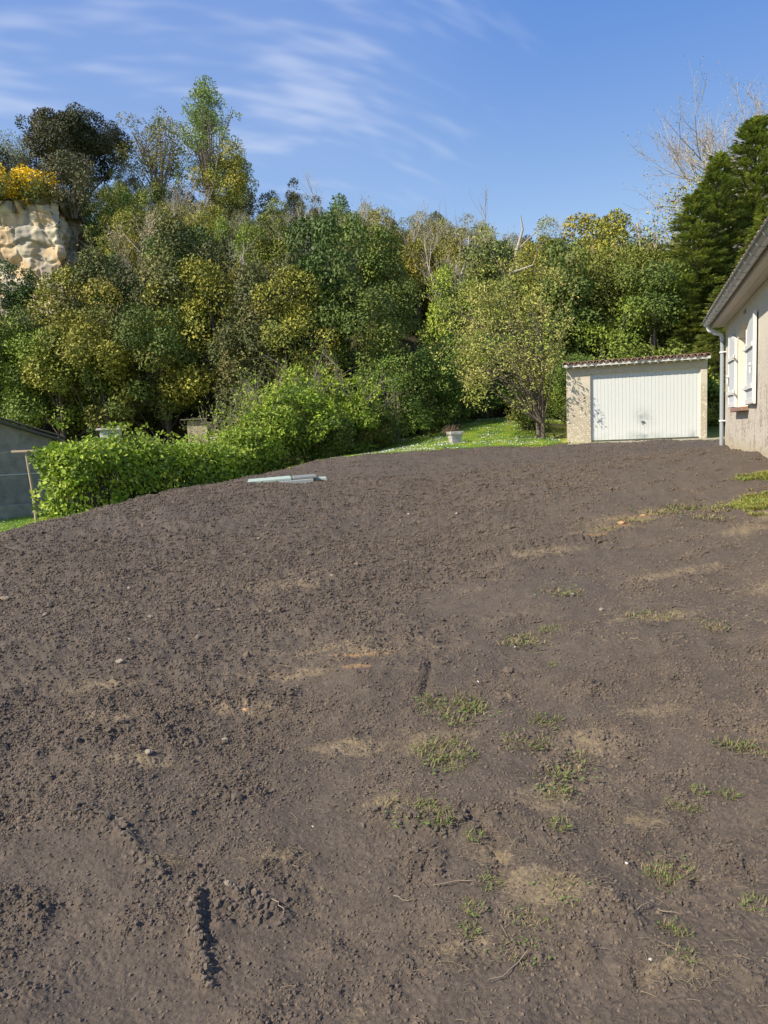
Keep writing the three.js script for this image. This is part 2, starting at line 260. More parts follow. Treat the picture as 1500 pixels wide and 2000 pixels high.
const tileMats = [[.34, .20, .14], [.38, .25, .19], [.28, .17, .13], [.44, .33, .26], [.30, .21, .17]].map((c) => std(lin(...c), 0.9, { map: clayTex }));

function tileGeo(r0, r1, len, thick, up = true) { // curved canal tile, axis along z from 0 to -len, tapering
  const n = 7, pos = [], idx = [];
  for (const [z, r] of [[0, r0], [-len, r1]]) for (let i = 0; i <= n; i++) { const a = (i / n) * Math.PI, s = up ? 1 : -1; for (const q of [r, r - thick]) pos.push(Math.cos(a) * q, Math.sin(a) * q * s * 0.85, z); }
  const P = (k, i, q) => k * (n + 1) * 2 + i * 2 + q;
  for (let i = 0; i < n; i++) { idx.push(P(0, i, 0), P(0, i + 1, 0), P(1, i, 0), P(0, i + 1, 0), P(1, i + 1, 0), P(1, i, 0), P(0, i, 1), P(1, i, 1), P(0, i + 1, 1), P(0, i + 1, 1), P(1, i, 1), P(1, i + 1, 1), P(0, i, 0), P(0, i, 1), P(0, i + 1, 0), P(0, i + 1, 0), P(0, i, 1), P(0, i + 1, 1)); }
  const g = new THREE.BufferGeometry(); g.setAttribute('position', new THREE.Float32BufferAttribute(pos, 3)); g.setIndex(idx); const f = g.toNonIndexed(); f.computeVertexNormals(); return metricUV(f, 2);
}
{ // ----- garage -----
  const r = rngOf(70), gx = 5.62, gd = 21.55, G = group('garage', gx, 1.15, gd, -0.288);
  tag(G, 'low cream garage with a wide white ribbed door and tiled roof', 'garage');
  const Wd = 3.87, D = 5.2, Ht = 2.24, x0 = 0.68, x1 = 3.71, dh = 2.02;
  const wallShape = new THREE.Shape([[0, -0.5], [x0, -0.5], [x0, dh], [x1, dh], [x1, -0.5], [Wd, -0.5], [Wd, Ht], [0, Ht]].map((p) => new THREE.Vector2(...p)));
  const front = new THREE.ExtrudeGeometry(wallShape, { depth: 0.2, bevelEnabled: true, bevelSize: 0.008, bevelThickness: 0.008, bevelSegments: 1 }); front.translate(0, 0, -0.2);
  part('front_wall', metricUV(front), garageMat, G);
  part('side_wall', metricUV(flat(box(0.2, Ht + 0.5, D - 0.25, 0.1, Ht / 2 - 0.25, -D / 2 - 0.1, 0))), garageMat, G);
  part('side_wall', metricUV(flat(box(0.2, Ht + 0.5, D - 0.25, Wd - 0.1, Ht / 2 - 0.25, -D / 2 - 0.1, 0))), garageMat, G);
  part('back_wall', metricUV(flat(box(Wd, Ht + 1.1, 0.2, Wd / 2, Ht / 2 + 0.05, -D - 0.08, 0))), garageMat, G);
  part('floor_slab', metricUV(flat(box(Wd - 0.02, 0.5, D - 0.1, Wd / 2, -0.235, -D / 2 - 0.0, 0))), concrete, G);
  part('apron', metricUV(flat(box(Wd + 0.55, 0.5, 0.6, Wd / 2 + 0.22, -0.245, 0.32, 0.02))), concrete, G);
  // ribbed up-and-over door: every rib a slat
  const door = new THREE.Group(); door.name = 'door'; G.add(door); door.position.set(x0, 0.03, -0.1);
  const dw = x1 - x0, n = 30, sw = dw / n;
  const doorTex = tex(1024, 512, (u, v) => {
    const n1 = tfbm(u, v, 6, 5, 4), fine = 0.012 * tnoise(u, v, 180, 3);
    const b1 = Math.exp(-(((u - 0.47) / 0.055) ** 2) - (((v - 0.35) / 0.09) ** 2)), b2 = Math.exp(-(((u - 0.53) / 0.05) ** 2) - (((v - 0.29) / 0.1) ** 2)), b3 = Math.exp(-(((u - 0.5) / 0.13) ** 2) - (((v - 0.06) / 0.05) ** 2));
    const drip = Math.exp(-(((u - 0.93) / 0.03) ** 2)) * sstep(0.13, 0.03, v) * clamp(0.4 + 1.2 * tnoise(u, 0.2, 90, 8));
    const low = sstep(0.16, 0.0, v) * clamp(0.15 + n1);
    const s = clamp((0.75 * b1 + 0.7 * b2 + 0.6 * b3) * (0.55 + 1.0 * n1 + 0.4 * tnoise(u, v, 40, 9)) + 0.9 * drip + 0.6 * low) * 0.6;
    return [mix(0.80 + fine, 0.42, s), mix(0.812 + fine, 0.46, s), mix(0.80 + fine, 0.46, s)];
  });
  const doorMat = std(lin(1, 1, 1), 0.5, { map: doorTex });
  for (let i = 0; i < n; i++) {
    const g = flat(box(sw - 0.003, dh - 0.07, 0.03, (i + 0.5) * sw, dh / 2 - 0.01, 0.012 - (i % 2) * 0.003, 0.004)), p = g.attributes.position, uv = new Float32Array(p.count * 2);
    for (let k = 0; k < p.count; k++) { uv[k * 2] = p.getX(k) / dw; uv[k * 2 + 1] = p.getY(k) / dh; }
    g.setAttribute('uv', new THREE.BufferAttribute(uv, 2)); part('slat', g, doorMat, door);
  }
  part('backing_sheet', box(dw, dh - 0.02, 0.012, dw / 2, dh / 2 - 0.01, -0.012, 0), std(lin(0.45, 0.46, 0.44), 0.6), door);
  const handle = part('handle', merge([box(0.1, 0.028, 0.03, dw * 0.485, 0.52, 0.055, 0.008), new THREE.CylinderGeometry(0.018, 0.018, 0.05, 10).rotateX(Math.PI / 2).translate(dw * 0.485, 0.52, 0.04)]), steel, door);
  part('keyhole', new THREE.CylinderGeometry(0.014, 0.014, 0.02, 10).rotateX(Math.PI / 2).translate(dw * 0.485, 0.45, 0.03), steel, handle);
  part('door_frame', merge([box(0.035, dh, 0.05, x0 + 0.02, dh / 2, -0.075, 0.004), box(0.035, dh, 0.05, x1 - 0.02, dh / 2, -0.075, 0.004), box(dw, 0.03, 0.05, (x0 + x1) / 2, dh - 0.018, -0.075, 0.004)]), trim, G);
  // roof: shallow pitch falling to the front, rows of canal tiles
  const roof = new THREE.Group(); roof.name = 'roof'; roof.position.set(-0.1, Ht + 0.03, 0.2); roof.rotation.x = 0.06; G.add(roof);
  const rw = Wd + 0.16;
  part('deck', box(rw, 0.03, D + 0.5, rw / 2, 0.0, -D / 2 - 0.22, 0), std(lin(0.3, 0.24, 0.18), 0.9), roof);
  part('fascia', box(rw, 0.075, 0.02, rw / 2, -0.0, 0.03, 0.004), whitePaint, roof);
  const cols = 23, pitch = rw / cols, cover = tileGeo(0.09, 0.076, 0.5, 0.018), channel = tileGeo(0.088, 0.075, 0.5, 0.014, false);
  for (let k = 0; k < 5; k++) for (let i = 0; i < cols; i++) {
    for (const top of [true, false]) {
      if (!top && i === cols - 1) continue;
      const t = part(top ? 'cover_tile' : 'channel_tile', top ? cover : channel, tileMats[Math.floor(r() * 5)], roof);
      t.position.set((i + (top ? 0.5 : 1)) * pitch + (r() - 0.5) * 0.016, (top ? 0.05 : 0.09) + k * 0.006 + r() * 0.006, 0.07 - k * 0.42 + (r() - 0.5) * 0.03); t.rotation.set(-0.02, (r() - 0.5) * 0.06, (r() - 0.5) * 0.08);
    }
  }
  for (let i = 0; i < 19; i++) part('rafter_end', box(0.05, 0.05, 0.2, 0.1 + i * (rw - 0.2) / 18, -0.045, -0.08, 0.006), trim, roof);
}
{ // ----- house -----
  const Hs = group('house', 6.98, 1.0, 14.5, THREE.MathUtils.degToRad(-109.8));
  tag(Hs, 'beige rendered house with open white shutters and zinc gutter', 'house');
  const L = 9.5, Ht = 2.5, D = 7.5, u0 = 1.95, u1 = 3.24, s0 = 0.83, s1 = 2.02, arch = 0.2;
  const shape = new THREE.Shape([[0, -0.8], [L, -0.8], [L, Ht], [0, Ht]].map((p) => new THREE.Vector2(...p)));
  const opening = (e) => { const h = new THREE.Path(); h.moveTo(u0 - e, s0 - e); h.lineTo(u1 + e, s0 - e); h.lineTo(u1 + e, s1); const n = 10; for (let i = 1; i <= n; i++) { const t = i / n; h.lineTo(mix(u1 + e, u0 - e, t), s1 + arch * Math.sin(Math.PI * t)); } h.lineTo(u0 - e, s0 - e); return h; };
  shape.holes.push(opening(0));
  const wall = new THREE.ExtrudeGeometry(shape, { depth: 0.3, bevelEnabled: false }); wall.translate(0, 0, -0.3);
  part('wall', metricUV(wall), houseMat, Hs);
  part('gable_wall', metricUV(flat(box(0.3, Ht + 0.8, D, 0.15, Ht / 2 - 0.4, -D / 2 - 0.302, 0))), houseMat, Hs);
  part('gable_wall', metricUV(flat(box(0.3, Ht + 0.8, D, L - 0.15, Ht / 2 - 0.4, -D / 2 - 0.302, 0))), houseMat, Hs);
  part('rear_wall', metricUV(flat(box(L, Ht + 0.8, 0.3, L / 2, Ht / 2 - 0.4, -D - 0.46, 0))), houseMat, Hs);
  // window: cream-painted reveal, frame with panes, sill
  const win = new THREE.Group(); win.name = 'window'; Hs.add(win);
  const jamb = merge([box(0.012, s1 - s0, 0.2, u0 + 0.008, (s0 + s1) / 2, -0.1, 0), box(0.012, s1 - s0, 0.2, u1 - 0.008, (s0 + s1) / 2, -0.1, 0)]); part('reveal', jamb, cream, win);
  const fw = u1 - u0, bars = [[u0 + 0.04, 0.07], [u1 - 0.04, 0.07], [(u0 + u1) / 2, 0.1]].map(([x, w]) => box(w, s1 - s0 + 0.16, 0.05, x, (s0 + s1) / 2 + 0.06, -0.22, 0.006)); bars.push(box(fw, 0.08, 0.05, (u0 + u1) / 2, s0 + 0.045, -0.221, 0.006), box(fw, 0.24, 0.04, (u0 + u1) / 2, s1 + 0.1, -0.222, 0.006));
  part('frame', merge(bars), whitePaint, win);
  for (const s of [0, 1]) part('pane', box(fw / 2 - 0.12, s1 - s0 - 0.06, 0.004, u0 + 0.06 + fw * 0.25 + s * (fw / 2 - 0.03) - 0.02 * s, (s0 + s1) / 2, -0.22, 0), glass, win);
  part('curtain', box(fw - 0.1, s1 - s0 + 0.1, 0.02, (u0 + u1) / 2, (s0 + s1) / 2, -0.36, 0), std(lin(0.7, 0.66, 0.58), 0.95), win);
  part('sill', box(fw + 0.22, 0.07, 0.16, (u0 + u1) / 2, s0 - 0.036, 0.03, 0.012), std(lin(0.36, 0.22, 0.16), 0.9, { map: clayTex }), win);
  // shutters folded back on the wall: frame, panel, battens, hinges
  const shutterPaint = std(lin(0.64, 0.64, 0.63), 0.5), panelPaint = std(lin(0.54, 0.565, 0.6), 0.5), iron = std(lin(0.7, 0.7, 0.68), 0.45);
  for (const [a, b, hinge, lab] of [[1.08, u0 - 0.03, 1, 'white shutter folded back beside the downpipe'], [u1 + 0.03, 4.2, 0, 'white shutter folded back nearer the camera']]) {
    const s = new THREE.Group(); s.name = 'shutter'; s.userData.label = lab; Hs.add(s); s.position.set(hinge ? b : a, s0 + 0.02, 0.015);
    s.rotation.y = hinge ? 0.02 : -0.02; const w = (b - a) * (hinge ? -1 : 1), aw = Math.abs(w), h0 = s1 - s0 - 0.02, h1 = h0 + arch * 0.85;
    const mk = (m, dz, z) => { const sh = new THREE.Shape(); sh.moveTo(w * m, m * aw); sh.lineTo(w * (1 - m), m * aw); sh.lineTo(w * (1 - m), h1 - m * aw); for (let i = 1; i <= 8; i++) { const t = i / 8; sh.lineTo(w * mix(1 - m, m, t), mix(h1, h0, 1 - Math.cos(t * Math.PI / 2)) - m * aw); } sh.lineTo(w * m, m * aw); const g = new THREE.ExtrudeGeometry(sh, { depth: dz, bevelEnabled: true, bevelSize: 0.003, bevelThickness: 0.003, bevelSegments: 1 }); g.translate(0, 0, z); return g; };
    part('panel', mk(0.06, 0.012, 0.012), panelPaint, s);
    const st = 0.075; part('frame', merge([box(st, h0, 0.035, w < 0 ? -st / 2 : st / 2, h0 / 2, 0.02, 0.005), box(st, h1 - 0.02, 0.035, w < 0 ? w + st / 2 : w - st / 2, h1 / 2, 0.02, 0.005), box(aw - 0.02, 0.085, 0.032, w / 2, 0.045, 0.02, 0.005)]), shutterPaint, s);
    const topRail = mk(0.0, 0.03, 0.004); part('backing', topRail, shutterPaint, s); topRail.translate(0, 0, -0.012);
    for (const y of [0.26, h0 - 0.3]) part('batten', box(aw - 0.04, 0.07, 0.022, w / 2, y, 0.045, 0.005), shutterPaint, s);
    for (const y of [0.26, h0 - 0.3]) part('hinge', merge([box(0.16, 0.04, 0.012, w < 0 ? 0.03 : -0.03, y, 0.062, 0.003), new THREE.CylinderGeometry(0.014, 0.014, 0.09, 8).translate(0, y, 0.05)]), iron, s);
    part('latch', merge([box(0.025, 0.16, 0.02, w * 0.86, h0 * 0.45, 0.06, 0.004), box(0.06, 0.025, 0.03, w * 0.86, h0 * 0.45 + 0.05, 0.065, 0.004)]), iron, s);
  }
  part('vent_grille', box(0.18, 0.06, 0.02, 2.8, 2.37, 0.008, 0.004), zincDark, Hs);
  // eaves: soffit boards, fascia, roof slab and tiles
  const ov = 0.24, soffit = new THREE.Group(); soffit.name = 'soffit'; Hs.add(soffit);
  const sm = std(lin(0.62, 0.57, 0.5), 0.75); for (let i = 0; i < 2; i++) part('board', box(L + 0.2, 0.018, 0.116, L / 2 - 0.05, Ht + 0.012, 0.06 + i * 0.119, 0.003), sm, soffit);
  part('fascia', box(L + 0.22, 0.18, 0.025, L / 2 - 0.05, Ht + 0.07, ov + 0.005, 0.004), std(lin(0.55, 0.5, 0.44), 0.7), Hs);
  const roof = new THREE.Group(); roof.name = 'roof'; Hs.add(roof); roof.position.set(-0.12, Ht + 0.17, ov + 0.02); roof.rotation.x = 0.32;
  part('roof_slab', box(L + 0.24, 0.05, D / 2 + 1.6, L / 2, 0.02, -D / 4 - 0.8, 0.01), tileMats[0], roof);
  const slab2 = part('roof_slab', box(L + 0.24, 0.05, D / 2 + 0.9, L / 2, 0.02, -D / 4 - 0.45, 0.01), tileMats[0], roof); slab2.position.set(0, 0, -D / 2 - 1.58); slab2.rotation.x = -0.64;
  const cov = tileGeo(0.095, 0.078, 0.5, 0.014), rr = rngOf(5);
  for (let i = 0; i < 40; i++) for (let k = 0; k < 3; k++) { const t = part('cover_tile', cov, tileMats[Math.floor(rr() * 5)], roof); t.position.set(0.1 + i * 0.24, 0.05 + k * 0.006, 0.05 - k * 0.42); t.rotation.z = (rr() - 0.5) * 0.06; }
  // half-round gutter with brackets and stop end, swan-neck and downpipe
  const gut = new THREE.Group(); gut.name = 'gutter'; Hs.add(gut); gut.position.set(-0.14, Ht + 0.1, ov + 0.095);
  { const n = 10, R = 0.08, T = 0.004, sh = new THREE.Shape(); for (let i = 0; i <= n; i++) { const a = Math.PI + (i / n) * Math.PI; sh[i ? 'lineTo' : 'moveTo'](Math.cos(a) * R, Math.sin(a) * R); } for (let i = n; i >= 0; i--) { const a = Math.PI + (i / n) * Math.PI; sh.lineTo(Math.cos(a) * (R - T), Math.sin(a) * (R - T)); }
    part('trough', new THREE.ExtrudeGeometry(sh, { depth: L + 0.3, bevelEnabled: false, curveSegments: 6 }).rotateY(Math.PI / 2), zinc, gut);
    part('rolled_edge', new THREE.CylinderGeometry(0.012, 0.012, L + 0.3, 8).rotateZ(Math.PI / 2).translate((L + 0.3) / 2, 0.002, 0.088), zinc, gut);
    part('stop_end', new THREE.CircleGeometry(0.08, 14, Math.PI, Math.PI).rotateY(Math.PI / 2).translate(0.003, 0, 0), zinc, gut);
    const hoop = new THREE.TorusGeometry(0.081, 0.004, 5, 12, Math.PI).rotateZ(Math.PI).scale(1, 1, 1.6).rotateY(Math.PI / 2);
    for (let i = 0; i < 20; i++) part('bracket', hoop, pvc, gut).position.set(0.25 + i * 0.48, 0, 0); }
  const pipe = new THREE.Group(); pipe.name = 'downpipe'; Hs.add(pipe);
  const curve = (pts) => new THREE.TubeGeometry(new THREE.CatmullRomCurve3(pts, false, 'catmullrom', 0.25), 40, 0.04, 12);
  part('swan_neck', curve([V(0.0, Ht + 0.06, ov + 0.09), V(0.0, Ht - 0.06, ov + 0.06), V(0.03, Ht - 0.1, ov - 0.04), V(0.07, Ht - 0.13, 0.22), V(0.08, Ht - 0.17, 0.09), V(0.08, Ht - 0.3, 0.07)]), std(lin(0.66, 0.67, 0.68), 0.4), pipe);
  part('pipe', new THREE.CylinderGeometry(0.038, 0.038, Ht - 0.1, 14).translate(0.08, (Ht - 0.1) / 2 - 0.18, 0.068), pvc, pipe);
  for (const y of [0.62, 1.98]) part('clip', merge([new THREE.CylinderGeometry(0.052, 0.052, 0.03, 14).translate(0.08, y, 0.068), box(0.03, 0.025, 0.08, 0.15, y, 0.03, 0.003)]), iron, pipe);
}
{ // ----- grey shed at the left -----
  const th = Math.atan2(0.64, 0.77), S = group('grey_shed', -9.15, -0.3, 19.9, th);  // local x runs right along the wall to the corner, z out of the wall
  tag(S, 'grey rendered shed with sloping roof behind the washing line post', 'shed');
  const gtex = tex(512, 512, (u, v) => { const n = 0.5 + 0.12 * tfbm(u, v, 7, 5, 3) + 0.03 * tnoise(u, v, 150, 5), st = sstep(0.25, 0.4, tfbm(u, v, 9, 4, 77)) * 0.05; return [n - st + 0.03, n - st + 0.01, n - st - 0.02]; });
  const gm = std(lin(0.95, 0.95, 0.95), 0.95, { map: gtex, bumpMap: stucco, bumpScale: 0.006 });
  const sh = new THREE.Shape([[-5, -0.4], [0, -0.4], [0, 2.2], [-5, 4.0]].map((p) => new THREE.Vector2(...p))), g = new THREE.ExtrudeGeometry(sh, { depth: 4, bevelEnabled: false }); g.translate(0, 0, -4);
  part('wall', metricUV(g, 0.4), gm, S);
  part('plinth', metricUV(flat(box(5.02, 0.5, 0.06, -2.5, 0.22, 0.02, 0.01)), 0.4), concrete, S);
  part('joint_band', box(5, 0.03, 0.02, -2.5, 1.28, 0.008, 0.004), std(lin(0.5, 0.5, 0.48), 0.9), S);
  const roof = part('roof', box(5.7, 0.07, 4.3, 0, 0, -1.95, 0.01).rotateZ(-0.345).translate(-2.45, 3.13, 0), std(lin(0.09, 0.085, 0.08), 0.9), S);
  const tm = std(lin(0.16, 0.13, 0.11), 0.9), tg = box(0.34, 0.03, 0.3, 0, 0, 0, 0.006), rt = rngOf(8);
  for (let i = 0; i < 16; i++) { const t = part('verge_tile', tg, tm, roof); t.position.set(0.16 - i * 0.315, 2.29 + i * 0.1135, 0.1); t.rotation.z = -0.345 + (rt() - 0.5) * 0.1; }
  part('gutter', new THREE.CylinderGeometry(0.055, 0.055, 4.2, 10, 1, true, Math.PI / 2, Math.PI).rotateX(Math.PI / 2).translate(0.24, 2.2, -1.9), zincDark, S);
  part('downpipe', new THREE.TubeGeometry(new THREE.CatmullRomCurve3([V(0.24, 2.17, 0.1), V(0.2, 2.0, 0.08), V(0.08, 1.88, 0.06)]), 12, 0.04, 8), zincDark, S);
}
{ // ----- hut under the trees -----
  const Hu = group('wooden_hut', -7.15, 0.2, 26.6, -0.25); tag(Hu, 'small old timber hut with pale door under the trees behind hedge', 'hut');
  const wood = std(lin(0.34, 0.29, 0.21), 0.9), wood2 = std(lin(0.28, 0.235, 0.17), 0.9), r = rngOf(3);
  const front = new THREE.Group(); front.name = 'front_wall'; Hu.add(front);
  for (let i = 0; i < 12; i++) { const x = 0.07 + i * 0.135, top = 2.25 - Math.max(0, x - 0.75) * 0.4; if (x > 0.88 && x < 1.4) { part('board', box(0.13, top - 2.02, 0.03, x, (top + 2.02) / 2, 0, 0.004), wood, front); continue; } part('board', box(0.13, top, 0.03, x, top / 2, (r() - 0.5) * 0.008, 0.004), i % 3 ? wood : wood2, front); }
  part('side_wall', box(0.03, 2.0, 2, 1.62, 1.0, -1, 0), wood2, Hu); part('side_wall', box(0.03, 2.2, 2, 0, 1.1, -1, 0), wood2, Hu);
  const door = part('door', box(0.5, 1.62, 0.03, 1.14, 0.82, 0.006, 0.004), std(lin(0.5, 0.49, 0.42), 0.8), Hu); part('handle', box(0.03, 0.1, 0.03, 1.33, 0.85, 0.03, 0.004), steel, door);
  const w = part('window', box(0.42, 0.3, 0.02, 1.12, 1.83, -0.01, 0), std(lin(0.02, 0.02, 0.02), 0.2), Hu); part('frame', merge([box(0.46, 0.03, 0.03, 1.12, 1.68, 0.01, 0.004), box(0.46, 0.03, 0.03, 1.12, 1.99, 0.01, 0.004)]), wood, w);
  part('roof', merge([box(1.1, 0.04, 2.3, 0.38, 2.3, -0.95, 0.005), box(1.3, 0.04, 2.3, 1.35, 2.14, -0.95, 0.005).rotateZ(0)]), std(lin(0.1, 0.09, 0.075), 0.95), Hu);
  part('post', box(0.06, 1.9, 0.06, 1.78, 0.95, 0.12, 0.005), trim, Hu);
}
{ // ----- small pillar with a tiled cap -----
  const P = group('tiled_pillar', -8.35, -0.2, 22.2, 0.1); tag(P, 'white masonry pillar with clay tile cap showing above the hedge', 'pillar');
  part('shaft', metricUV(flat(box(0.55, 2.35, 0.45, 0, 1.15, 0, 0.02))), std(lin(0.62, 0.62, 0.6), 0.9), P);
  part('cap', box(0.75, 0.06, 0.6, 0, 2.36, 0, 0.01), whitePaint, P);
  for (let i = 0; i < 4; i++) { const t = part('cap_tile', tileGeo(0.09, 0.08, 0.62, 0.014), tileMats[i], P); t.position.set(-0.28 + i * 0.185, 2.37, 0.3); }
}
// ---------- small objects ----------
{ // washing line post
  const y = H(-8.35, 17), P = group('washing_line_post', -8.35, y - 0.1, 17); tag(P, 'thin wooden post with crossbar in front of the grey shed', 'post');
  const w = std(lin(0.42, 0.32, 0.22), 0.85), r = [];
  tubeInto(r, [V(0, 0, 0), V(-0.02, 0.9, 0), V(-0.1, 1.95, 0)], 0.036, 0.03, 8); part('upright', fromLists(r), w, P);
  part('crossbar', box(0.56, 0.05, 0.05, -0.13, 1.93, 0.05, 0.008).rotateZ(0), w, P);
  part('hook', new THREE.TorusGeometry(0.03, 0.005, 5, 10).translate(-0.3, 1.99, 0.05), steel, P);
  const l = []; tubeInto(l, [V(-0.3, 1.96, 0.05), V(-1.3, 1.78, 0.1), V(-2.6, 1.72, 0.1), V(-4.4, 1.86, 0.1)], 0.004, 0.004, 4);
  const wire = part('washing_line', fromLists(l), steel, P);
}
{ // tank covers set in the soil
  const green = std(lin(0.40, 0.50, 0.43), 0.55), side = std(lin(0.33, 0.36, 0.34), 0.7), x = -1.9, d = 12.75, y = soilTop(x, d);
  const C = group('tank_cover', x, y - 0.03, d, 0.16); tag(C, 'large pale green tank cover lying in the soil near hedge', 'cover'); C.rotation.z = 0.035;
  part('frame', box(1.28, 0.09, 0.78, 0, 0.02, 0, 0.012), side, C);
  part('lid', box(0.76, 0.05, 0.72, -0.12, 0.09, 0.02, 0.012), green, C); part('lid', box(0.42, 0.045, 0.7, 0.5, 0.088, 0, 0.012), std(lin(0.2, 0.21, 0.2), 0.7), C);
  part('lip', box(0.5, 0.02, 0.6, -0.74, 0.03, 0.1, 0.006), std(lin(0.5, 0.48, 0.43), 0.8), C).rotation.z = 0.06;
  part('latch', box(0.12, 0.02, 0.05, -0.08, 0.045, 0.41, 0.004), whitePaint, C);
  const x2 = -1.12, d2 = 12.75, y2 = soilTop(x2, d2), S = group('small_cover', x2, y2 - 0.01, d2, 0.1); tag(S, 'small pale green cover plate right of the large tank cover', 'cover');
  part('frame', box(0.26, 0.04, 0.26, 0, 0.01, 0, 0.008), side, S); part('lid', box(0.22, 0.03, 0.22, 0, 0.04, 0, 0.008), green, S);
}
{ // planter with a dried plant
  const x = 2.27, d = 21.9, y = H(x, d), P = group('plant_pot', x, y - 0.01, d, 0.25); tag(P, 'square off-white plant pot on the daisy lawn', 'plant pot');
  const m = std(lin(0.62, 0.59, 0.53), 0.85, { map: clayTex });
  const body = flat(new THREE.CylinderGeometry(0.25, 0.185, 0.38, 4, 1).rotateY(Math.PI / 4).translate(0, 0.19, 0)); body.computeVertexNormals(); part('body', metricUV(body), m, P);
  const rim = merge([box(0.41, 0.09, 0.035, 0, 0.37, 0.188, 0.008), box(0.41, 0.09, 0.035, 0, 0.37, -0.188, 0.008), box(0.035, 0.09, 0.34, 0.188, 0.37, 0, 0.008), box(0.035, 0.09, 0.34, -0.188, 0.37, 0, 0.008)]); part('rim', metricUV(rim), m, P);
  part('earth', box(0.31, 0.02, 0.31, 0, 0.37, 0, 0), std(lin(0.08, 0.06, 0.045), 0.95), P);
  const D = group('dried_plant', x, y + 0.36, d); tag(D, 'withered brown plant drooping over the rim of the pot', 'plant');
  const r = rngOf(44), l = []; for (let i = 0; i < 70; i++) { const a = r() * 6.28, R = 0.12 + r() * 0.26, h = 0.05 + r() * 0.22, q = -0.12 + (r() - 0.5) * 0.1; tubeInto(l, [V((r() - 0.5) * 0.16, 0, (r() - 0.5) * 0.16), V(Math.cos(a) * R * 0.5 + q * 0.4, h, Math.sin(a) * R * 0.4), V(Math.cos(a) * R + q, h * 0.7 - r() * 0.16, Math.sin(a) * R * 0.7)], 0.007, 0.003, 3); }
  part('stems', fromLists(l), std(lin(0.2, 0.125, 0.09), 0.9), D);
}

// ---------- foliage ----------
const bark = [std(lin(0.16, 0.13, 0.10), 0.95), std(lin(0.26, 0.22, 0.18), 0.95), std(lin(0.10, 0.08, 0.06), 0.95), std(lin(0.42, 0.37, 0.31), 0.95)];
const leafMat = (thin = 0.25, rough = 0.62) => new THREE.MeshPhysicalMaterial({ color: lin(1, 1, 1), vertexColors: true, roughness: rough, side: THREE.DoubleSide, transmission: thin, thickness: 0, specularIntensity: 0.6 });
const LEAF = leafMat(0.08), LIMELEAF = leafMat(0.4, 0.7), NEEDLE = leafMat(0.3, 0.8);
const tinted = new Map();
function tint(r, g, b) { const k = [r, g, b].join(); if (!tinted.has(k)) { const m = LEAF.clone(); m.color.setRGB(r, g, b); tinted.set(k, m); } return tinted.get(k); }
class Leaves { // collects folded leaf blades, two faces each, one colour per leaf
  constructor() { this.p = []; this.c = []; this.i = []; }
  add(pos, dir, nor, len, wid, col) {
    const o = this.p.length / 3, sx = dir.y * nor.z - dir.z * nor.y, sy = dir.z * nor.x - dir.x * nor.z, sz = dir.x * nor.y - dir.y * nor.x, q = Math.hypot(sx, sy, sz) || 1, w = wid / 2 / q, f = wid * 0.18;
    const mx = pos.x + dir.x * len * 0.5 - nor.x * -f, my = pos.y + dir.y * len * 0.5 + nor.y * f, mz = pos.z + dir.z * len * 0.5 + nor.z * f;
    this.p.push(pos.x, pos.y, pos.z, mx + sx * w, my + sy * w, mz + sz * w, pos.x + dir.x * len, pos.y + dir.y * len, pos.z + dir.z * len, mx - sx * w, my - sy * w, mz - sz * w);
    for (let k = 0; k < 4; k++) this.c.push(col[0], col[1], col[2]);
    this.i.push(o, o + 1, o + 2, o, o + 2, o + 3);
  }
  geo() { const g = new THREE.BufferGeometry(); g.setAttribute('position', new THREE.Float32BufferAttribute(this.p, 3)); g.setAttribute('color', new THREE.Float32BufferAttribute(this.c, 3)); g.setIndex(this.i); return g; }
}
const unit = (r, v = V()) => { const z = r() * 2 - 1, a = r() * 6.2832, q = Math.sqrt(1 - z * z); return v.set(q * Math.cos(a), z, q * Math.sin(a)); };
function pick(r, pal) { let t = r() * pal.reduce((s, p) => s + p[3], 0); for (const p of pal) if ((t -= p[3]) <= 0) return p; return pal[0]; }
const shade = (p, v) => [p[0] * v, p[1] * v, p[2] * v];
// one clump of leaves round c; out = direction away from the middle of the plant
function clump(L, r, c, cr, out, n, o) {
  const v = V(), dir = V(), nor = V(), pos = V(), pc = pick(r, o.pal), cv = 0.78 + r() * 0.44;
  for (let k = 0; k < n; k++) {
    unit(r, v); v.addScaledVector(out, o.lean ?? 0.5).normalize();
    const q = cr * (0.35 + 0.65 * Math.pow(r(), 0.45));
    pos.set(c.x + v.x * q, c.y + v.y * q * (o.squash ?? 0.85), c.z + v.z * q);
    unit(r, dir).addScaledVector(v, o.point ?? 0.6); dir.y += o.rise ?? -0.1; dir.normalize();
    unit(r, nor).multiplyScalar(o.mess ?? 0.9).addScaledVector(v, 0.7); nor.y += 0.45; nor.addScaledVector(dir, -nor.dot(dir)).normalize();
    const pp = r() < 0.86 ? pc : pick(r, o.pal), s = 0.6 + r() * 0.8;
    L.add(pos, dir, nor, o.len * s, o.wid * s, shade(pp, cv * (0.86 + r() * 0.28)));
  }
}
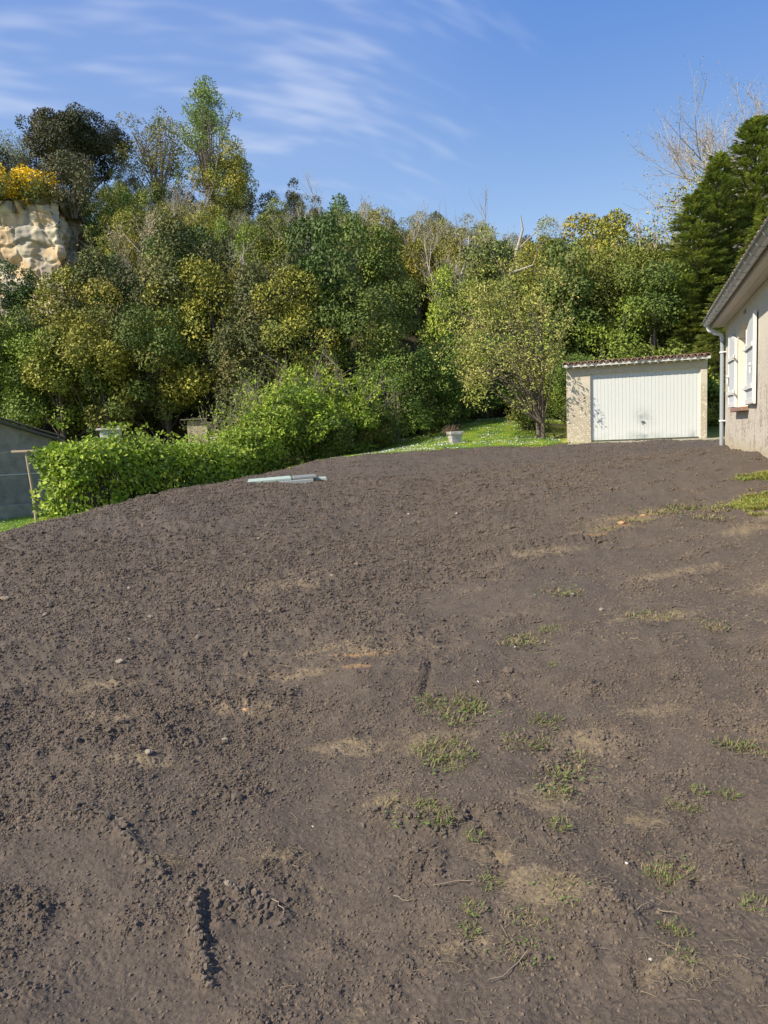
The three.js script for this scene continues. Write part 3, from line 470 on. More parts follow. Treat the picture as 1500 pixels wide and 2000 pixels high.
// crown on limbs; returns {wood, leaves}
function growTree(seed, o) {
  const r = rngOf(seed), L = new Leaves(), wood = [], c = V(o.cx ?? 0, o.cy, o.cz ?? 0), out = V(), p = V();
  const stems = o.stems ?? 1, tops = [];
  for (let s = 0; s < stems; s++) {
    const a = r() * 6.28, lean = stems > 1 ? 0.18 + r() * 0.25 : 0.08, h = o.cy + o.ry * (0.1 + r() * 0.4), pts = []; const bx = stems > 1 ? (r() - 0.5) * 0.3 : 0, bz = stems > 1 ? (r() - 0.5) * 0.3 : 0;
    for (let k = 0; k <= 5; k++) { const t = k / 5; pts.push(V(bx + (o.cx ?? 0) * t * t + Math.cos(a) * lean * h * t * t + 0.12 * Math.sin(k * 2.1 + s) * t, -0.4 + (h + 0.4) * t, bz + Math.sin(a) * lean * h * t * t + 0.12 * Math.cos(k * 1.7 + s) * t)); }
    tubeInto(wood, pts, o.trunk, o.trunk * 0.35, 7); tops.push(pts);
  }
  for (let k = 0; k < o.clumps; k++) {
    unit(r, out); if (out.y < -(o.under ?? 0.55)) out.y *= -0.5;
    const wob = 1 + 0.36 * N3(out.x * 1.6 + seed, out.y * 1.6, out.z * 1.6) + 0.22 * N3(out.x * 3.4, out.y * 3.4 + seed, out.z * 3.4), q = (o.inner ?? 0.5) + (1 - (o.inner ?? 0.5)) * Math.pow(r(), 0.6);
    let prof = 1; if (o.cone) { const t = (out.y + 1) / 2; prof = mix(1.15, 0.25, Math.pow(t, 0.9)); }
    p.set(out.x * o.rx * wob * q * prof, out.y * o.ry * (o.cone ? 1 : wob) * q, out.z * o.rx * wob * q * prof).add(c);
    if (p.y < 0.15) p.y = 0.15 + r() * 0.3;
    const cr = o.cr * (0.65 + r() * 0.7), n = Math.round(o.per * (0.6 + r() * 0.8) * (cr / o.cr) ** 1.6);
    if (o.fan) out.y = Math.max(out.y, 0) * 0.6 + 0.35;
    clump(L, r, p, cr, out.clone().normalize(), n, o);
    if (o.limbs && r() < o.limbs) { const st = tops[k % stems], i0 = 1 + Math.floor(r() * 4), a = st[i0], m = a.clone().lerp(p, 0.55); m.y += 0.15 * a.distanceTo(p) * (r() - 0.3); tubeInto(wood, [a.clone(), m, p.clone()], o.trunk * mix(0.4, 0.2, i0 / 5), 0.008, 4); }
  }
  return { wood: fromLists(wood), leaves: L.geo() };
}
function growBare(seed, o) { // leafless or nearly leafless tree, branching again and again
  const r = rngOf(seed), wood = [], L = new Leaves(), d2 = V(), nor = V();
  const rec = (p, dir, len, rad, lev) => {
    const pts = [p.clone()], q = p.clone(), dd = dir.clone(), seg = 3;
    for (let k = 0; k < seg; k++) { unit(r, d2); dd.addScaledVector(d2, 0.16).addScaledVector(V(0, 1, 0), o.up ?? 0.08).normalize(); q.addScaledVector(dd, len / seg); pts.push(q.clone()); }
    tubeInto(wood, pts, rad, rad * 0.6, lev > 2 ? 3 : 5);
    if (lev >= o.levels) { if (o.leaf) for (let k = 0; k < o.leaf; k++) { unit(r, d2); unit(r, nor); nor.addScaledVector(d2, -nor.dot(d2)).normalize(); const b = pts[Math.floor(r() * pts.length)].clone().addScaledVector(unit(r), o.spread ?? 0.12); const pp = pick(r, o.pal), s = 0.6 + r() * 0.7; L.add(b, d2, nor, o.len * s, o.wid * s, shade(pp, 0.75 + r() * 0.5)); } return; }
    const n = lev === 0 ? o.first : 3 + Math.floor(r() * 2);
    for (let k = 0; k < n; k++) { const at = pts[Math.min(seg, 1 + Math.floor(r() * seg))]; unit(r, d2); const nd = dd.clone().addScaledVector(d2, o.open ?? 0.75).normalize(); rec(at, nd, len * (0.55 + r() * 0.25), rad * 0.52, lev + 1); }
  };
  for (let s = 0; s < (o.stems ?? 1); s++) rec(V((r() - 0.5) * 0.2 * (o.stems ?? 1), -0.3, (r() - 0.5) * 0.2 * (o.stems ?? 1)), V((r() - 0.5) * (o.lean ?? 0.2), 1, (r() - 0.5) * (o.lean ?? 0.2)).normalize(), o.len0, o.rad, 0);
  return { wood: fromLists(wood), leaves: L.i.length ? L.geo() : null };
}
function plantThing(name, made, barkMat, leafM, label, category, grp, leafName = 'crown') {
  const g = new THREE.Group(); g.name = numbered(name); tag(g, label, category, grp);
  if (made.wood) part('trunk', made.wood, barkMat, g);
  if (made.leaves) stuff(part(leafName, made.leaves, leafM, g));
  return g;
}
const PAL = {
  olive: [[.30, .29, .04, 5], [.36, .31, .046, 2], [.19, .21, .034, 3]],
  golden: [[.27, .245, .042, 4], [.24, .235, .04, 3], [.30, .25, .05, 1], [.18, .185, .034, 3]],
  green: [[.21, .28, .034, 4], [.27, .33, .045, 3], [.13, .19, .028, 3]],
  ivy: [[.10, .145, .026, 4], [.15, .19, .034, 3], [.21, .21, .04, 1]],
  grey: [[.28, .265, .12, 4], [.21, .21, .09, 4], [.33, .28, .13, 1]],
  dark: [[.065, .072, .03, 5], [.10, .10, .045, 3], [.14, .12, .05, 1]],
  lime: [[.37, .49, .04, 5], [.26, .37, .035, 4], [.45, .53, .07, 2], [.14, .22, .028, 3]],
  limedark: [[.09, .16, .026, 4], [.055, .10, .02, 4], [.15, .24, .03, 2]],
  twig: [[.40, .31, .16, 4], [.30, .26, .10, 3], [.34, .22, .13, 2]],
  fresh: [[.28, .34, .08, 4], [.22, .27, .08, 4], [.34, .36, .13, 1]],
  conifer: [[.25, .31, .055, 4], [.34, .38, .07, 3], [.15, .19, .042, 3]],
  airy: [[.36, .36, .08, 4], [.29, .33, .065, 4], [.40, .36, .12, 2]],
};
const BROAD = { cy: 2.3, rx: 1.75, ry: 2.0, trunk: 0.11, clumps: 40, cr: 0.66, per: 340, len: 0.112, wid: 0.064, limbs: 0.25, inner: 0.66, under: 0.92, mess: 0.32 };
const protos = {
  olive: [growTree(101, { ...BROAD, pal: PAL.olive }), growTree(102, { ...BROAD, rx: 1.55, ry: 2.4, cy: 2.7, clumps: 42, pal: PAL.olive })],
  golden: [growTree(111, { ...BROAD, pal: PAL.golden, rx: 1.8 }), growTree(112, { ...BROAD, pal: PAL.golden, rx: 1.5, ry: 2.4, cy: 2.7 })],
  green: [growTree(121, { ...BROAD, pal: PAL.green, rx: 1.8 })],
  ivy: [growTree(131, { ...BROAD, pal: PAL.ivy, rx: 1.1, ry: 2.8, cy: 2.9, clumps: 44, cr: 0.52, per: 200, len: 0.11, wid: 0.085, inner: 0.65, limbs: 0.1, rise: -0.5 })],
  grey: [growTree(141, { ...BROAD, pal: PAL.grey, rx: 1.9, ry: 1.7, cy: 1.8, clumps: 50, cr: 0.52, per: 190, len: 0.11, wid: 0.05, point: 1.0 })],
  dark: [growTree(151, { ...BROAD, pal: PAL.dark, rx: 1.7, ry: 2.2, clumps: 50, cr: 0.5, per: 105, len: 0.14, wid: 0.08 })],
  cypress: [growTree(161, { ...BROAD, pal: PAL.dark, rx: 1.0, ry: 2.8, cy: 3.1, cone: true, clumps: 46, cr: 0.4, per: 90, len: 0.18, wid: 0.06, point: 1.0, rise: 0.6 })],
  twiggy: [growBare(171, { levels: 4, first: 6, len0: 2.6, rad: 0.075, stems: 2, lean: 0.5, leaf: 4, len: 0.13, wid: 0.07, pal: PAL.twig, spread: 0.2 }), growBare(172, { levels: 4, first: 6, len0: 2.9, rad: 0.08, stems: 2, lean: 0.4, leaf: 6, len: 0.13, wid: 0.07, pal: PAL.olive, spread: 0.25 })],
  bare: [growBare(181, { levels: 4, first: 5, len0: 2.6, rad: 0.07, stems: 2, lean: 0.6, up: 0.14, open: 0.6 })],
  shrub: [growTree(191, { ...BROAD, pal: PAL.green, cy: 1.15, rx: 1.4, ry: 1.25, trunk: 0.05, stems: 3, clumps: 46, cr: 0.42, per: 100, len: 0.12, wid: 0.065, under: 0.95, inner: 0.45 })],
  scrub: [growTree(192, { ...BROAD, pal: PAL.olive, cy: 1.2, rx: 1.5, ry: 1.3, trunk: 0.05, stems: 3, clumps: 46, cr: 0.42, per: 90, len: 0.13, wid: 0.07, under: 0.95, inner: 0.45 })],
};
const WORDS = { olive: 'leafy olive-green tree', golden: 'golden-green leafing tree', green: 'fresh green broadleaf tree', ivy: 'dark ivy-wrapped tree', grey: 'rounded grey-green holm oak', dark: 'dark evergreen tree', cypress: 'small dark pointed evergreen', twiggy: 'half-bare pale-twigged tree', bare: 'bare pale-branched tree', shrub: 'dense green shrub', scrub: 'olive-green scrub bush' };
const NAMES = { olive: 'olive_green_tree', golden: 'golden_leaved_tree', green: 'green_tree', ivy: 'ivy_covered_tree', grey: 'holm_oak', dark: 'dark_evergreen_tree', cypress: 'pointed_evergreen', twiggy: 'twiggy_tree', bare: 'bare_tree', shrub: 'green_shrub', scrub: 'scrub_bush' };
const TINTS = [tint(1, 1, 1), tint(1.12, 1.14, 0.9), tint(0.7, 0.82, 0.85), tint(0.95, 0.9, 1.3)];
const SKYLINE = [[-.564, .377], [-.496, .374], [-.372, .372], [-.33, .379], [-.269, .374], [-.166, .365], [-.112, .359], [-.057, .339], [.011, .314], [.072, .303], [.19, .285], [.252, .282], [.301, .255], [.35, .269], [.391, .302], [.433, .334], [.536, .336]];
const BELOW_CLIFF = [[-.6, .225], [-.509, .236], [-.464, .27], [-.422, .277], [-.381, .30], [-.358, .372]];
for (const l of Object.values(protos)) for (const m of l) { (m.leaves ?? m.wood).computeBoundingBox(); m.wood.computeBoundingBox(); m.top = Math.max(m.wood.boundingBox.max.y, m.leaves ? m.leaves.boundingBox.max.y : 0); }
function place(kind, v, x, d, s, turn, where, tall = 1, m = 0) {
  const g = plantThing(NAMES[kind], protos[kind][v % protos[kind].length], kind === 'bare' || kind === 'twiggy' ? bark[3] : bark[1], TINTS[m], WORDS[kind] + ' ' + where, /shrub|scrub/.test(kind) ? 'shrub' : 'tree', WORDS[kind] + ' ' + where);
  g.position.set(x, H(x, d) - 0.05, -d); g.rotation.y = turn; g.scale.set(s * 0.9, s * tall * 1.04, s * 0.9); scene.add(g); return g;
}
const NUM = ['one', 'two', 'three', 'four', 'five', 'six', 'seven', 'eight', 'nine', 'ten', 'eleven', 'twelve'], NTH = ['first', 'second', 'third', 'fourth', 'fifth', 'sixth', 'seventh', 'eighth', 'ninth', 'tenth', 'eleventh', 'twelfth'];
function inOrder(list) { // things alike in the same place are told apart by their order from the left
  const by = new Map(); for (const o of list) { const l = o.userData.label; if (!by.has(l)) by.set(l, []); by.get(l).push(o); }
  for (const [l, os] of by) if (os.length > 1) { os.sort((a, b) => a.position.x / -a.position.z - b.position.x / -b.position.z); os.forEach((o, i) => { o.userData.label = l + ', ' + (NTH[i] ?? i + 1) + ' of ' + (NUM[os.length - 1] ?? os.length) + ' from left'; }); }
}
function growConifer(seed, o) { // whorls of drooping branches set with flat feathery sprays
  const r = rngOf(seed), L = new Leaves(), wood = [], d = V(), side = V(), p = V(), ld = V(), n = V();
  tubeInto(wood, [V(0, -0.4, 0), V(0.05, o.h * 0.5, 0.03), V(0, o.h, 0)], o.trunk, 0.02, 7);
  for (let k = 0; k < o.whorls; k++) {
    const t = Math.pow((k + 0.5) / o.whorls, 0.95), y = 0.15 + t * (o.h - 0.2), reach = o.reach * (Math.pow(1 - t, 0.75) * 0.95 + 0.06);
    for (let b = 0; b < o.arms; b++) {
      const a = r() * 6.283, len = reach * (0.6 + r() * 0.6), rise = 0.25 + 0.5 * t - r() * 0.3, pc = pick(r, PAL.conifer), cv = 0.8 + r() * 0.4, e = V(Math.cos(a) * len, y + rise * len * 0.6, Math.sin(a) * len);
      const pts = []; for (let i = 0; i <= 4; i++) { const q = i / 4; pts.push(V(Math.cos(a) * len * q, y + rise * len * q - 0.28 * len * q * q, Math.sin(a) * len * q)); }
      if (b % 2 === 0) tubeInto(wood, [pts[0], pts[2], pts[4]], 0.025, 0.008, 3);
      const m = Math.round(o.sprays * (0.4 + len / o.reach));
      for (let i = 0; i < m; i++) {
        const q = Math.pow(r(), 0.6), i0 = Math.min(3, Math.floor(q * 4)); p.copy(pts[i0]).lerp(pts[i0 + 1], q * 4 - i0); d.copy(pts[i0 + 1]).sub(pts[i0]).normalize(); side.set(-d.z, 0, d.x).normalize();
        const sgn = r() < 0.5 ? -1 : 1; p.addScaledVector(side, sgn * r() * 0.22 * len * (1.1 - q)); p.y += (r() - 0.6) * 0.14;
        ld.copy(d).addScaledVector(side, sgn * (0.3 + r() * 0.7)); ld.y += 0.1 + (r() - 0.4) * 0.5; ld.normalize(); unit(r, n).multiplyScalar(0.5); n.y += 1; n.addScaledVector(ld, -n.dot(ld)).normalize();
        L.add(p, ld, n, o.len * (0.6 + r() * 0.8), o.wid * (0.7 + r() * 0.6), shade(pc, cv * (0.85 + r() * 0.3)));
      }
    }
  }
  return { wood: fromLists(wood), leaves: L.geo() };
}
{ // the wooded hillside, every tree on its own
  const r = rngOf(500);
  const where = (x, d, t) => { const k = x / d, side = k < -0.4 ? 'far left' : k < -0.27 ? 'left' : k < -0.13 ? 'left of centre' : k < 0.02 ? 'just left of middle' : k < 0.14 ? 'just right of middle' : k < 0.27 ? 'above the garage' : 'far right'; return (t > 0.72 ? 'on the ridge, ' : t > 0.34 ? 'on mid-slope, ' : 'low on the slope, ') + side; };
  let count = 0; const hill = [];
  for (let row = 0; row < 12; row++) {
    for (let x = -34; x < 34; ) {
      const f = lerpTable(FOOT, x), d = f + 1.2 + row * (47.6 - f) / 11.4 + (r() - 0.5) * 1.2, t = (d - f) / (49 - f), sp = 1.75 + row * 0.07, xx = x + (r() - 0.5) * 1.2;
      x += sp + r() * 0.8;
      const q = xx / d; if (q < -0.62 || q > 0.62) continue;
      if (q < -0.39 && t > 0.36 && d < 43) continue;           // the cliff stands here
      if (t < 0.4 && N2b(xx * 0.55, d * 0.8) > 0.05) continue;
      if (q > 0.40 && d < 36) continue;                         // the conifers
      if (q < -0.16 && q > -0.31 && d < 31) continue;           // the hut and the hollow
      const n = N2(xx * 0.16 + 3, d * 0.16) + (r() - 0.5) * 0.9, left = q < -0.05;
      let kind;
      if (t > 0.66) kind = n > 0.5 ? 'grey' : n > 0.12 ? (left ? 'grey' : 'olive') : n > -0.15 ? 'twiggy' : n > -0.5 ? (left ? 'grey' : 'golden') : 'olive';
      else if (t > 0.3) kind = n > 0.55 ? 'green' : n > 0.1 ? 'olive' : n > -0.2 ? 'golden' : n > -0.42 ? (left ? 'grey' : 'twiggy') : n > -0.62 ? 'twiggy' : 'olive';
      else kind = n > 0.5 ? 'green' : n > -0.05 ? 'ivy' : n > -0.4 ? (left ? 'dark' : 'olive') : n > -0.55 ? 'golden' : 'ivy';
      const s = (t > 0.66 ? 0.78 : t > 0.3 ? 0.92 : 1.0) * (0.8 + r() * 0.42);
      const vr = Math.floor(r() * 2), lim = lerpTable(SKYLINE, q) * (t > 0.6 ? 0.93 + r() * 0.08 : 0.97 - r() * 0.12), cl = q < -0.36 && d < 41 ? lerpTable(BELOW_CLIFF, q) : 9, room = 1.6 + Math.min(lim, cl) * d - H(xx, d);
      let tall = (t < 0.25 ? 1.1 : 0.9) + r() * 0.35, sc = s; const top = protos[kind][vr % protos[kind].length].top;
      if (top * sc * tall > room) { const k = room / (top * sc * tall); if (k < 0.42) { if (room < 1.0) continue; kind = 'scrub'; sc = clamp(room / protos.scrub[0].top, 0.5, 1.2); tall = 1; } else { tall *= Math.sqrt(k); sc *= Math.sqrt(k); } }
      hill.push(place(kind, vr, xx, d, sc, r() * 6.28, where(xx, d, t), tall, Math.floor(r() * 4))); count++;
    }
  }
  inOrder(hill); console.log('hill trees', count);
}
{ // ----- landmark trees on the hill and to the right -----
  const put = (name, made, b, m, label, cat, x, y, d, s = 1, turn = 0) => { const g = plantThing(name, made, b, m, label, cat); g.position.set(x, y, -d); g.scale.setScalar(s); g.rotation.y = turn; scene.add(g); return g; };
  const hx = (x, d) => H(x, d) - 0.1;
  // big round dark holm oak on the skyline
  put('holm_oak', growTree(301, { cy: 4.6, rx: 3.3, ry: 2.1, trunk: 0.3, clumps: 130, cr: 0.8, per: 330, len: 0.15, wid: 0.085, limbs: 0.2, inner: 0.6, under: 0.6, mess: 0.35, pal: PAL.dark }), bark[2], LEAF, 'large round dark evergreen oak on the skyline above the cliff', 'tree', -18.6, 16.9, 48, 0.84);
  put('dark_evergreen_tree', growTree(302, { cy: 2.2, rx: 2.0, ry: 1.8, trunk: 0.15, clumps: 60, cr: 0.6, per: 200, len: 0.14, wid: 0.08, limbs: 0.2, inner: 0.5, under: 0.9, pal: PAL.dark }), bark[2], LEAF, 'low dark evergreen at the far left edge beside the round oak', 'tree', -24.6, 16.4, 47);
  put('pale_budding_tree', growBare(303, { levels: 5, first: 6, len0: 2.4, rad: 0.16, stems: 2, lean: 0.5, leaf: 3, len: 0.11, wid: 0.07, pal: PAL.fresh, spread: 0.2 }), bark[1], LEAF, 'pale budding tree behind the dark oak at the left edge', 'tree', -23.6, 17.0, 50, 1.05);
  put('budding_tree', growTree(304, { cy: 4.6, rx: 1.9, ry: 2.0, trunk: 0.12, stems: 3, clumps: 110, cr: 0.45, per: 70, len: 0.12, wid: 0.06, limbs: 0.7, inner: 0.35, under: 0.9, pal: PAL.airy.map((p) => [p[0] * 0.75, p[1] * 0.7, p[2] * 0.8, p[3]]) }), bark[1], LEAF, 'brownish budding tree on the skyline between oak and tall tree', 'tree', -13.6, 16.0, 48);
  put('tall_green_tree', growTree(305, { cy: 5.2, rx: 2.9, ry: 4.0, trunk: 0.1, stems: 3, clumps: 190, cr: 0.42, per: 60, len: 0.13, wid: 0.065, limbs: 0.75, inner: 0.35, under: 0.8, cone: true, pal: PAL.fresh.map((p) => [p[0] * 0.85, p[1] * 0.95, p[2] * 0.8, p[3]]), rise: 0.5 }), bark[1], LEAF, 'tall light green tree with airy pointed crown on the skyline', 'tree', -10.4, 15.6, 48);
  put('green_tree', growTree(306, { ...BROAD, pal: PAL.olive, cy: 2.2, rx: 1.5, ry: 1.9 }), bark[1], LEAF, 'bushy olive tree at the foot of the tall skyline tree', 'tree', -9.0, 15.6, 47.5, 1.05);
  for (const [x, d, s, lab] of [[-6.6, 48, 0.8, 'dark evergreen on the ridge right of two bare trunks'], [-5.0, 48.5, 0.75, 'dark pointed evergreen on the ridge, left one of a pair'], [-3.6, 48, 0.7, 'dark pointed evergreen on the ridge, right one of a pair'], [0.2, 46, 0.62, 'rounded dark evergreen on the ridge at the middle'], [4.0, 46, 0.85, 'pointed green evergreen rising from the ridge, centre right'], [9.2, 44, 0.75, 'dark spire-shaped evergreen on the ridge behind the dead branches'], [15.2, 40, 0.8, 'thin pointed evergreen on the skyline left of the conifers']])
    put(s > 0.66 && lab.includes('point') || lab.includes('spire') ? 'pointed_evergreen' : 'dark_evergreen_tree', (lab.includes('point') || lab.includes('spire') ? protos.cypress : protos.dark)[0], bark[2], TINTS[1], lab, 'tree', x, hx(x, d), d, s, x);
  // bare trunks on the ridge
  for (const [x, d, s, lab] of [[-8.2, 45, 0.62, 'pale bare forked trunk on the ridge left of centre'], [-6.3, 45, 0.5, 'thin bare grey trunk beside the forked one'], [-0.8, 45, 0.75, 'leafless grey tree against the sky at ridge middle'], [3.0, 45, 0.6, 'leafless twiggy tree on the ridge left of pointed evergreen'], [6.5, 44, 0.6, 'bare grey tree on the ridge right of pointed evergreen'], [11, 43, 0.85, 'bare grey tree on the ridge beside the dark spire'], [12.2, 43.5, 0.7, 'small leafless tree right of the dark spire']])
    put('bare_tree', protos.bare[0], bark[3], LEAF, lab, 'tree', x, hx(x, d), d, s, d * x);
  for (const [x, d, s, t, lab] of [[-12.5, 36, 0.8, 1, 'bare pale branches showing on the left slope'], [-9.2, 33, 0.75, 2, 'bare forked stems in the left middle of the slope'], [-7.0, 36.5, 0.85, 3, 'grey leafless tree amid green crowns, left of centre'], [-4.8, 33.5, 0.8, 4, 'leafless pale stems above the tangled bushes'], [-2.6, 37.5, 0.9, 5, 'pale leafless tree on the middle slope'], [-0.6, 32.5, 0.75, 6, 'thin bare stems above the round lime bush'], [1.8, 38, 0.9, 1.5, 'bare grey tree high on the central slope'], [3.4, 34, 0.8, 2.5, 'leafless stems left of the dead tree'], [7.4, 37, 0.9, 3.5, 'bare grey tree above the airy tree'], [9.6, 35, 0.8, 4.5, 'bare stems high above the garage left end'], [-10.8, 41, 0.8, 0.5, 'bare grey tree just under the budding skyline tree'], [5.4, 41, 0.85, 5.5, 'leafless tree under the central ridge']])
    put('bare_tree', protos.bare[0], bark[3], LEAF, lab, 'tree', x, hx(x, d), d, s * 1.25, t);
  // dead branches standing out of the slope above the airy tree
  { const l = [], g = group('dead_tree', 4.6, H(5.6, 33.5) - 1.2, 33.5); tag(g, 'dead tree with bleached forking branches on the slope', 'tree');
    for (const pts of [[[0, 0, 0], [.1, 3.0, 0], [-.4, 4.4, 0], [-.7, 5.2, .1], [-.3, 6.4, .1], [-.2, 7.2, 0]], [[.1, 3, 0], [.9, 3.9, .1], [1.6, 5.4, .2], [1.9, 6.4, .2], [2.9, 7.3, .2]], [[1.9, 6.4, .2], [2.2, 7.3, .2], [2.1, 7.9, .3]], [[-.4, 4.4, 0], [.3, 4.6, .2], [1.1, 4.3, .3]], [[1.6, 5.4, .2], [2.6, 5.7, .3], [3.0, 6.6, .3]]]) tubeInto(l, pts.map((p) => V(...p)), 0.12 - (pts[0][1] ? 0.04 : 0), 0.02, 6);
    part('trunk', fromLists(l), bark[3], g); }
  { const l = [], g = group('fallen_branch', 9.0, H(9.0, 31.5) + 0.5, 31.5); tag(g, 'long bleached branch leaning out of the foliage behind the airy tree', 'branch');
    tubeInto(l, [V(-1, -1.2, 0), V(0, 2.2, 0.2), V(1.3, 3.7, 0.4), V(2.6, 4.8, 0.5)], 0.09, 0.025, 6); part('branch', fromLists(l), bark[3], g); }
  { const l = [], g = group('slender_tree', 12.2, H(12.2, 33) - 0.1, 33); tag(g, 'slender pale trunk standing in front of the domed tree', 'tree');
    tubeInto(l, [V(.4, 0, 0), V(.5, 2.6, 0), V(0, 4.4, 0), V(-.2, 5.8, 0), V(-.3, 6.8, 0)], 0.1, 0.02, 6); tubeInto(l, [V(0, 4.4, 0), V(-.7, 5.1, 0), V(-.9, 5.6, .1)], 0.05, 0.015, 5); part('trunk', fromLists(l), bark[3], g); }
  put('domed_tree', growTree(307, { ...BROAD, pal: PAL.olive, cy: 3.2, rx: 2.6, ry: 2.5, clumps: 80, len: 0.14, wid: 0.08 }), bark[1], LEAF, 'domed yellow-green tree on the ridge right of the dark spire', 'tree', 12.9, hx(12.9, 41), 41, 1.1);
  put('pinkish_tree', growTree(308, { ...BROAD, pal: [[.40, .24, .17, 3], [.34, .25, .14, 3], [.24, .2, .08, 2]], cy: 1.8, rx: 1.6, ry: 1.5, clumps: 50, per: 70 }), bark[1], LEAF, 'reddish-brown budding bush in the middle of the slope', 'tree', -5.2, hx(-5.2, 40), 40, 1.0);
  // conifers behind the house
  const c1 = growConifer(311, { h: 8.6, trunk: 0.16, whorls: 40, arms: 9, reach: 2.1, sprays: 48, len: 0.25, wid: 0.08 }), c2 = growConifer(312, { h: 9.2, trunk: 0.18, whorls: 40, arms: 10, reach: 2.7, sprays: 50, len: 0.26, wid: 0.08 });
  for (const [x, d, s, m, lab] of [[13.6, 29, 1.02, c1, 'tall feathery conifer rising left of the bare tree'], [15.6, 30, 1.12, c2, 'largest feathery conifer cut by the right edge'], [12.2, 28, 0.84, c2, 'broad feathery conifer left of the tallest ones'], [11.4, 26.6, 0.6, c1, 'low feathery conifer above the garage roof end'], [11.6, 24.4, 0.5, c2, 'feathery conifer directly behind garage right end'], [13.9, 26, 0.8, c1, 'bright conifer filling the gap above the gutter'], [15.8, 26.5, 0.9, c1, 'conifer half hidden by the house roof'], [13.0, 25.4, 0.62, c2, 'bushy conifer close above the gutter end']])
    put('feathery_conifer', m, bark[2], NEEDLE, lab, 'tree', x, hx(x, d), d, s, x * 3);
  put('tall_bare_tree', growBare(313, { levels: 5, first: 8, len0: 5.0, rad: 0.2, stems: 3, lean: 0.45, up: 0.1, open: 0.6, leaf: 5, len: 0.08, wid: 0.04, pal: PAL.twig, spread: 0.2 }), bark[3], LEAF, 'tall nearly leafless tree rising above the conifers at right', 'tree', 20.3, hx(20.3, 38), 38, 1.0);
  put('leafing_tree', growTree(314, { ...BROAD, pal: PAL.airy, cy: 4.0, rx: 1.2, ry: 2.4, clumps: 50, per: 80, inner: 0.3, len: 0.085, wid: 0.045 }), bark[1], LEAF, 'thin pale leafing tree at the left flank of the conifers', 'tree', 13.6, hx(13.6, 31) + 0.6, 31, 1.3);
  for (const [k, x, d, s, lab] of [['ivy', 10.2, 27.0, 1.0, 'dark ivy mass rising just behind the garage'], ['green', 8.6, 27.3, 0.95, 'bright green tree behind the garage roof middle'], ['ivy', 7.2, 28, 0.95, 'ivy-covered tree behind the garage left end'], ['green', 11.9, 28.5, 1.1, 'green broadleaf between garage and conifers'], ['golden', 10.8, 31, 1.2, 'golden-green tree high behind the garage'], ['golden', 13.0, 33, 1.2, 'golden-green tree below the skyline notch'], ['golden', 8.8, 30.5, 1.15, 'golden-leaved tree left above the garage'], ['shrub', 10.6, 23.4, 0.8, 'green shrub in the gap between garage and house'], ['shrub', 11.4, 21.5, 0.7, 'low green shrub beside the downpipe']])
    put(NAMES[k], protos[k][0], bark[1], TINTS[k === 'golden' ? 2 : 0], lab, /shrub/.test(k) ? 'shrub' : 'tree', x, hx(x, d), d, s, d);
}
